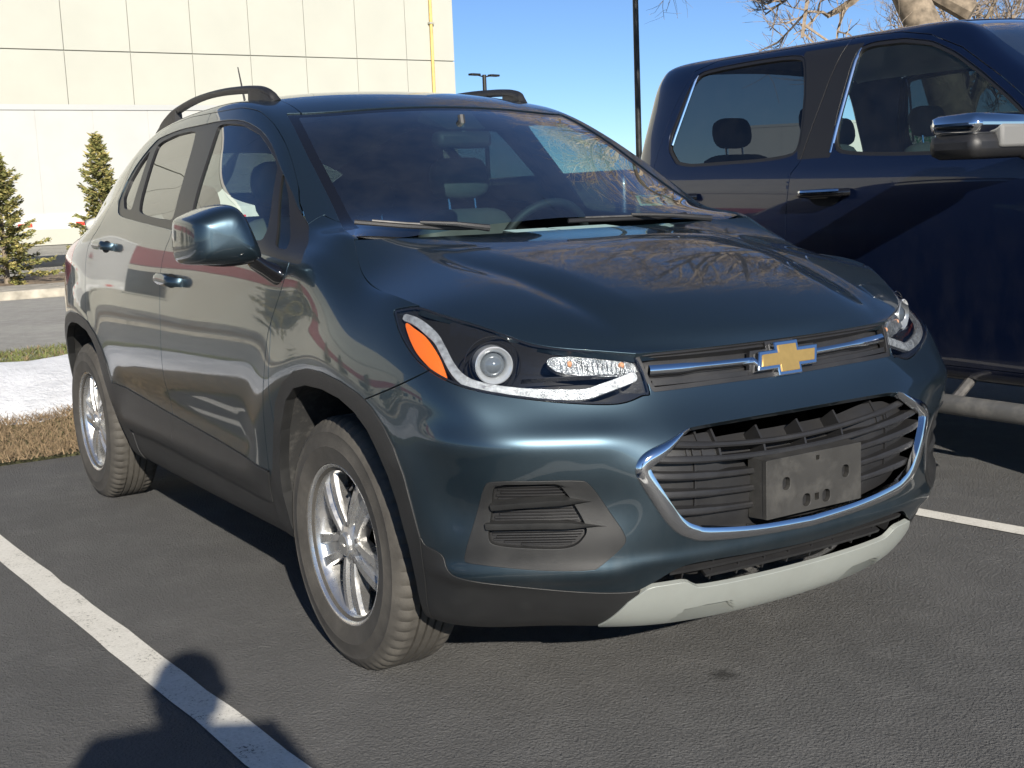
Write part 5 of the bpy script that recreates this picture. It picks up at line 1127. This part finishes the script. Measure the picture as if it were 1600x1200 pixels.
def far_trailer():
    P = Vector((-35.1, 43.9, 0)); O, inv = trailer('lettered_trailer', 'white box trailer with green carrier lettering beyond the pickup', 0, -8, 8, 'y', 1, 1.05, 4.05)
    O.location = P; O.rotation_euler = (0, 0, math.radians(-50.4)); inv = Matrix.Translation((0, 0, 0))
    GRN = plain('carrier_green', (.02, .22, .09), .5); inv = Matrix.Translation((0, 0, 0))
    letters('COWAN', (0, 0.3, 3.0), (0, 1, 0), (0, 0, 1), .62, GRN, O, inv, (.015, 0, 0)); letters('31704', (0, 2.0, 3.62), (0, 1, 0), (0, 0, 1), 0.34, GLOSSBLK, O, inv, (.015, 0, 0))
    mb = MB()
    for a, b in (((-1.35, 3.36), (1.05, 3.50)), ((-1.55, 2.48), (.85, 2.62))): mb.prism([(a[0] + .1, a[1]), (b[0], a[1]), (b[0] + .12, b[1]), (a[0] + .25, b[1])], (.0, .3, 0), (0, 1, 0), (0, 0, 1), (.02, 0, 0))
    mb.prism([(-1.55, 2.55), (-1.3, 2.55), (-1.05, 3.42), (-1.30, 3.42)], (.0, .3, 0), (0, 1, 0), (0, 0, 1), (.02, 0, 0)); o = mb.out('carrier_mark', GRN, None); o.parent = O
far_trailer()
# ================================================================ light poles
def lamp_pole(name, label, x, y, h, r, arms, heading):
    O = tag(empty(name, (x, y, 0), None, heading), label, 'light pole'); PM = MATS.get('pole_dark') or plain('pole_dark', (.022, .022, .020), .5, .3)
    MB().tube([(0, 0, .6), (0, 0, h)], [r, r * .8], 12).out('pole', PM, O, smooth=True); MB().lathe([(.30, 0), (.30, .6), (.24, .66), (.0001, .66)], (0, 0, 0), (1, 0, 0), (0, 1, 0), (0, 0, 1), 20).out('footing', KERB, O)
    for s in arms:
        MB().tube([(0, 0, h - .12), (0, s * .5, h - .04)], .035, 8).out('arm', PM, O); MB().box((-.17, min(s * .4, s * 1.05), h - .07), (.17, max(s * .4, s * 1.05), h + .04)).out('lamp_head', PM, O, bevel=.03)
lamp_pole('light_pole', 'tall dark steel light pole rising behind the pickup cab', -20.03, 16.33, 9.0, .075, (1, -1), .4)
lamp_pole('light_pole', 'distant double-headed lamp post seen above the SUV roof', -56.5, 34.9, 7.9, .14, (1, -1), .2)
# ================================================================ trees
BARK = plain('bark', (.20, .16, .115), .9, var=.45, vscale=9, bumpk=1, bscale=40); TWIG = plain('twig_bark', (.24, .19, .14), .9, var=.3, vscale=20)
def bare_tree(name, label, x, y, h, r, seed, levels=5, lean=(0, 0), spread=.62, group=None, trunk_h=.28, kmax=6, limbs=(), up=.12):
    rng = np.random.default_rng(seed); O = tag(empty(name, (x, y, 0)), label, 'tree', group); big, small = MB(), MB()
    def grow(p, d, L, rad, lev):
        n = 5 if lev < 3 else 3; pts = [p]; rs = [rad]; q = p; dd = d.copy()
        for i in range(n):
            dd = (dd + Vector(rng.normal(0, .16, 3)) + Vector((0, 0, .05 if lev > 1 else 0))).normalized(); q = q + dd * (L / n); pts.append(q); rs.append(rad * (1 - .45 * (i + 1) / n))
        (big if lev < 3 else small).tube(pts, rs, (14 if lev == 0 else 8) if lev < 2 else (5 if lev < 3 else 3), caps=lev < 3)
        if lev >= levels: return
        k = (4 if lev == 0 else int(rng.integers(3, kmax + (1 if lev > 3 else 0))))
        for j in range(k):
            t = rng.uniform(.35, 1.0) if lev else rng.uniform(.75, 1); i = min(n - 1, int(t * n)); b = pts[i].lerp(pts[i + 1], t * n - i if t < 1 else 1.0)
            side = Vector(rng.normal(0, 1, 3)); side = (side - dd * side.dot(dd)).normalized(); nd = (dd * (1 - spread * .55) + side * spread * rng.uniform(.8, 1.3) + Vector((0, 0, up))).normalized()
            grow(b, nd, L * (rng.uniform(.52, .78) if lev else rng.uniform(.5, .75)), rs[i] * rng.uniform(.55, .75), lev + 1)
    for q in limbs: grow(Vector((lean[0], lean[1], 1)) * (h * trunk_h * q[4]), Vector(q[:3]).normalized(), q[3], r * .45, 1)
    grow(Vector((0, 0, 0)), Vector((lean[0], lean[1], 1)).normalized(), h * trunk_h, r, 0)
    o = big.out('trunk', BARK, O, smooth=True, fix=False); o = small.out('crown', TWIG, O, fix=False); o['kind'] = 'stuff'
    return O
bare_tree('bare_tree', 'large leafless tree with pale sunlit limbs behind the pickup cab', -8.7, 13.9, 20, .36, 11, 6, (-.06, -.08), .62, trunk_h=.29, kmax=6, up=.30, limbs=((-.9, -.1, .50, 3.2, .88), (-.8, .25, .62, 3.0, .92), (-.75, -.35, .60, 2.6, .9), (-.5, -.45, .30, 1.8, .62)))
bare_tree('bare_tree', 'leafless tree standing far behind the pickup', -14.5, 21.5, 11, .26, 5, 6, (.1, -.2), .66)
bare_tree('bare_shrub', 'small leafless shrub showing between the SUV and the pickup cab', -29.1, 23.0, 5.2, .10, 21, 5, (0, 0), .6, trunk_h=.2)
NEEDLE = plain('spruce_needles', (.15, .155, .045), .8, var=.55, vscale=9); NEEDLE2 = plain('spruce_needles_pale', (.30, .255, .085), .8, var=.4, vscale=9)
def spruce(name, label, x, y, h, w, seed, n_br=130, group=None, dens=1.0):
    rng = np.random.default_rng(seed); O = tag(empty(name, (x, y, 0)), label, 'tree', group); MB().tube([(0, 0, 0), (.01, 0, h * .5), (0, .01, h)], [.03 + h * .012, .02 + h * .005, .005], 7).out('trunk', BARK, O, smooth=True)
    tw = MB(); P = []; K = []
    for i in range(n_br):
        t = (i + rng.uniform(0, 1)) / n_br; t = t ** .8; z = h * (.04 + .94 * t); L = (w * (1 - t) ** .9 + .04) * rng.uniform(.45, 1.2); a = i * 2.4 + rng.uniform(-.4, .4); sl = .55 * t - .15
        o = Vector((0, 0, z)); mid = Vector((math.cos(a) * L * .55, math.sin(a) * L * .55, z + L * sl * .35)); tip = Vector((math.cos(a) * L, math.sin(a) * L, z + L * (sl + .12))); tw.tube([o, mid, tip], [.009, .006, .002], 4, caps=False)
        for q in range(int((26 + 150 * L / w) * dens)):
            s = rng.uniform(.08, 1.0) ** .8; b = o.lerp(mid, s * 2) if s < .5 else mid.lerp(tip, s * 2 - 1); da = a + rng.choice([-1, 1]) * rng.uniform(.25, 1.2); l = .055 * (h / 2.4) * rng.uniform(.7, 1.6) * (1.5 - s * .6); off = Vector(rng.normal(0, .018 * h / 2.4, 3))
            P.append((b + off, Vector((math.cos(da), math.sin(da), rng.uniform(-.5, .7))) * l)); K.append(rng.random())
    tw.out('branches', BARK, O, fix=False)['kind'] = 'stuff'
    for mat, lo, hi in ((NEEDLE, 0, .6), (NEEDLE2, .6, 1.01)):
        V, F = [], []
        for (b, d), k in zip(P, K):
            if lo <= k < hi:
                n = d.cross(Vector(rng.normal(0, 1, 3))); n = n.normalized() * d.length * .13 if n.length > 1e-6 else Vector((0, 0, .01)); i = len(V); V += [b - n, b + d * .5 - n * 1.2, b + d, b + d * .5 + n * 1.2, b + n]; F.append((i, i + 1, i + 2, i + 3, i + 4))
        mesh('needles', V, F, mat, O)['kind'] = 'stuff'
    return O
spruce('spruce_tree', 'wide young spruce in front of the white trailer', -20.4, 2.25, 2.35, .95, 3, 120, None, 1.0)
spruce('spruce_tree', 'slim taller young spruce beside the SUV tail', -21.7, 4.35, 2.75, .74, 4, 95, None, .85)
for i, (x, y, h) in enumerate(((-21.0, -10.5, 3.4), (-21.5, -14.5, 4.0), (-21.0, -19.5, 3.6), (-21.5, -25, 4.4))): spruce('spruce_tree', ['tall spruce facing the red-banded building at the row end', 'second spruce of the row before the red-banded building', 'third spruce of the row before the red-banded building', 'last spruce of the row before the red-banded building'][i], x, y, h, 1.5, 30 + i, 90, None, .6)
# ================================================================ the photographer (stands behind the phone, casts the shadow in the foreground)
def person():
    f = Vector((-.842, .539, 0)); l = Vector((-.539, -.842, 0)); base = Vector((3.415, -2.445, 0)); cam = Vector((2.97342, -2.17281, 1.24061))
    O = tag(empty('person', base), 'person in a dark jacket and jeans holding a phone up with both hands', 'person'); inv = Matrix.Translation(-base)
    def W(a, b, z): return base + f * a + l * b + Vector((0, 0, z))
    def skin(name, verts, edges, root, mat, sub=2, parent=O):
        me = bpy.data.meshes.new(name); me.from_pydata([tuple(v[0]) for v in verts], edges, []); o = bpy.data.objects.new(name, me); COL.objects.link(o)
        md = o.modifiers.new('skin', 'SKIN'); md.use_smooth_shade = True
        for i, v in enumerate(verts): me.skin_vertices[0].data[i].radius = (v[1], v[2] if len(v) > 2 else v[1])
        me.skin_vertices[0].data[root].use_root = True
        s = o.modifiers.new('sub', 'SUBSURF'); s.levels = sub; s.render_levels = sub; me.materials.append(mat); o.parent = parent; o.matrix_parent_inverse = inv; return o
    SKIN = plain('skin', (.55, .34, .25), .6); JACK = plain('jacket_cloth', (.018, .020, .026), .85, bumpk=.4, bscale=200); JEAN = plain('denim', (.035, .05, .085), .9, bumpk=.4, bscale=400); HAIR = plain('hair', (.03, .02, .015), .7); SHOE = plain('shoe', (.03, .03, .03), .6)
    V = [(W(0, 0, .96), .13, .11), (W(.01, 0, 1.15), .13, .105), (W(0, 0, 1.36), .155, .105), (W(-.01, 0, 1.47), .06), (W(.01, 0, 1.535), .055), (W(.025, 0, 1.59), .072, .080), (W(.02, 0, 1.645), .062, .072)]; E = [(0, 1), (1, 2), (2, 3), (3, 4), (4, 5), (5, 6)]
    def add(p, r, k, r2=None): V.append((p, r, r2 or r)); E.append((k, len(V) - 1)); return len(V) - 1
    for s in (1, -1):
        a = add(W(0, s * .19, 1.40), .062, 2); b = add(W(.10, s * .27, 1.15), .048, a); c = add(W(.30, s * .17, 1.17), .038, b); d = add(W(.42, s * .105, 1.215), .027, c, .030); pm = add(W(.475, s * .088, 1.235), .036, d, .016)
        for i, (dz, ln, cu) in enumerate(((.030, .055, .0), (.012, .062, .0), (-.006, .058, .0), (-.022, .046, .0))):
            k1 = add(W(.492, s * (.094 - .004), 1.238 + dz), .0095, pm); k2 = add(W(.505, s * .088, 1.240 + dz), .0085, k1); k3 = add(W(.508, s * (.088 - ln * .45), 1.240 + dz), .0078, k2)
        t1 = add(W(.478, s * .066, 1.222), .0105, pm); t2 = add(W(.490, s * .048, 1.228), .0095, t1); t3 = add(W(.494, s * .030, 1.233), .0085, t2)
        h = add(W(0, s * .10, .90), .095, 0); k = add(W(.02, s * .11, .50), .062, h); n = add(W(-.02, s * .115, .10), .042, k); t = add(W(.05, s * .125, .045), .040, n, .035); add(W(.16, s * .135, .035), .036, t, .028)
    skin('body', V, E, 0, SKIN)
    J = [(W(0, 0, .80), .165, .14), (W(.01, 0, 1.08), .165, .135), (W(0, 0, 1.33), .185, .13), (W(-.01, 0, 1.47), .085, .08)]; JE = [(0, 1), (1, 2), (2, 3)]
    for s in (1, -1):
        k = len(J); J += [(W(0, s * .20, 1.405), .083), (W(.10, s * .275, 1.15), .068), (W(.30, s * .175, 1.17), .054), (W(.395, s * .118, 1.207), .046)]; JE += [(2, k), (k, k + 1), (k + 1, k + 2), (k + 2, k + 3)]
    skin('jacket', J, JE, 0, JACK)
    T = [(W(0, 0, .95), .145, .12)]; TE = []
    for s in (1, -1): k = len(T); T += [(W(0, s * .10, .86), .105), (W(.02, s * .11, .50), .078), (W(-.02, s * .115, .10), .062)]; TE += [(0, k), (k, k + 1), (k + 1, k + 2)]
    skin('trousers', T, TE, 0, JEAN)
    for s in (1, -1): skin('shoe', [(W(-.05, s * .115, .055), .050), (W(.06, s * .125, .052), .050, .045), (W(.18, s * .138, .042), .045, .036)], [(0, 1), (1, 2)], 1, SHOE)
    hr = MB().lathe([(.0001, .112), (.035, .106), (.065, .085), (.085, .050), (.092, .010), (.090, -.03), (.080, -.075), (.0001, -.08)], W(-.005, 0, 1.605), f, l, Vector((0, 0, 1)), 24).out('hair', HAIR, None, smooth=True); hr.parent = O; hr.matrix_parent_inverse = inv
    for nm, q, r in (('nose', W(.115, 0, 1.585), .014), ('mouth', W(.103, 0, 1.55), .012), ('eye', W(.100, .032, 1.612), .011), ('eye', W(.100, -.032, 1.612), .011), ('ear', W(.0, .088, 1.595), .022), ('ear', W(.0, -.088, 1.595), .022)):
        b = MB().lathe([(.0001, r), (r * .7, r * .7), (r, 0), (r * .7, -r * .7), (.0001, -r)], q, f, l, Vector((0, 0, 1)), 12).out(nm, SKIN if nm != 'eye' else GLOSSBLK, None, smooth=True); b.parent = O; b.matrix_parent_inverse = inv
    ph = tag(MB().box((-.004, -.075, -.037), (.004, .075, .037)).out('phone', GLOSSBLK, None, bevel=.003), 'black phone held sideways in both hands of the person', 'phone')
    ph.matrix_world = Matrix((f, l, Vector((0, 0, 1)))).transposed().to_4x4(); ph.location = cam - f * .020
person()
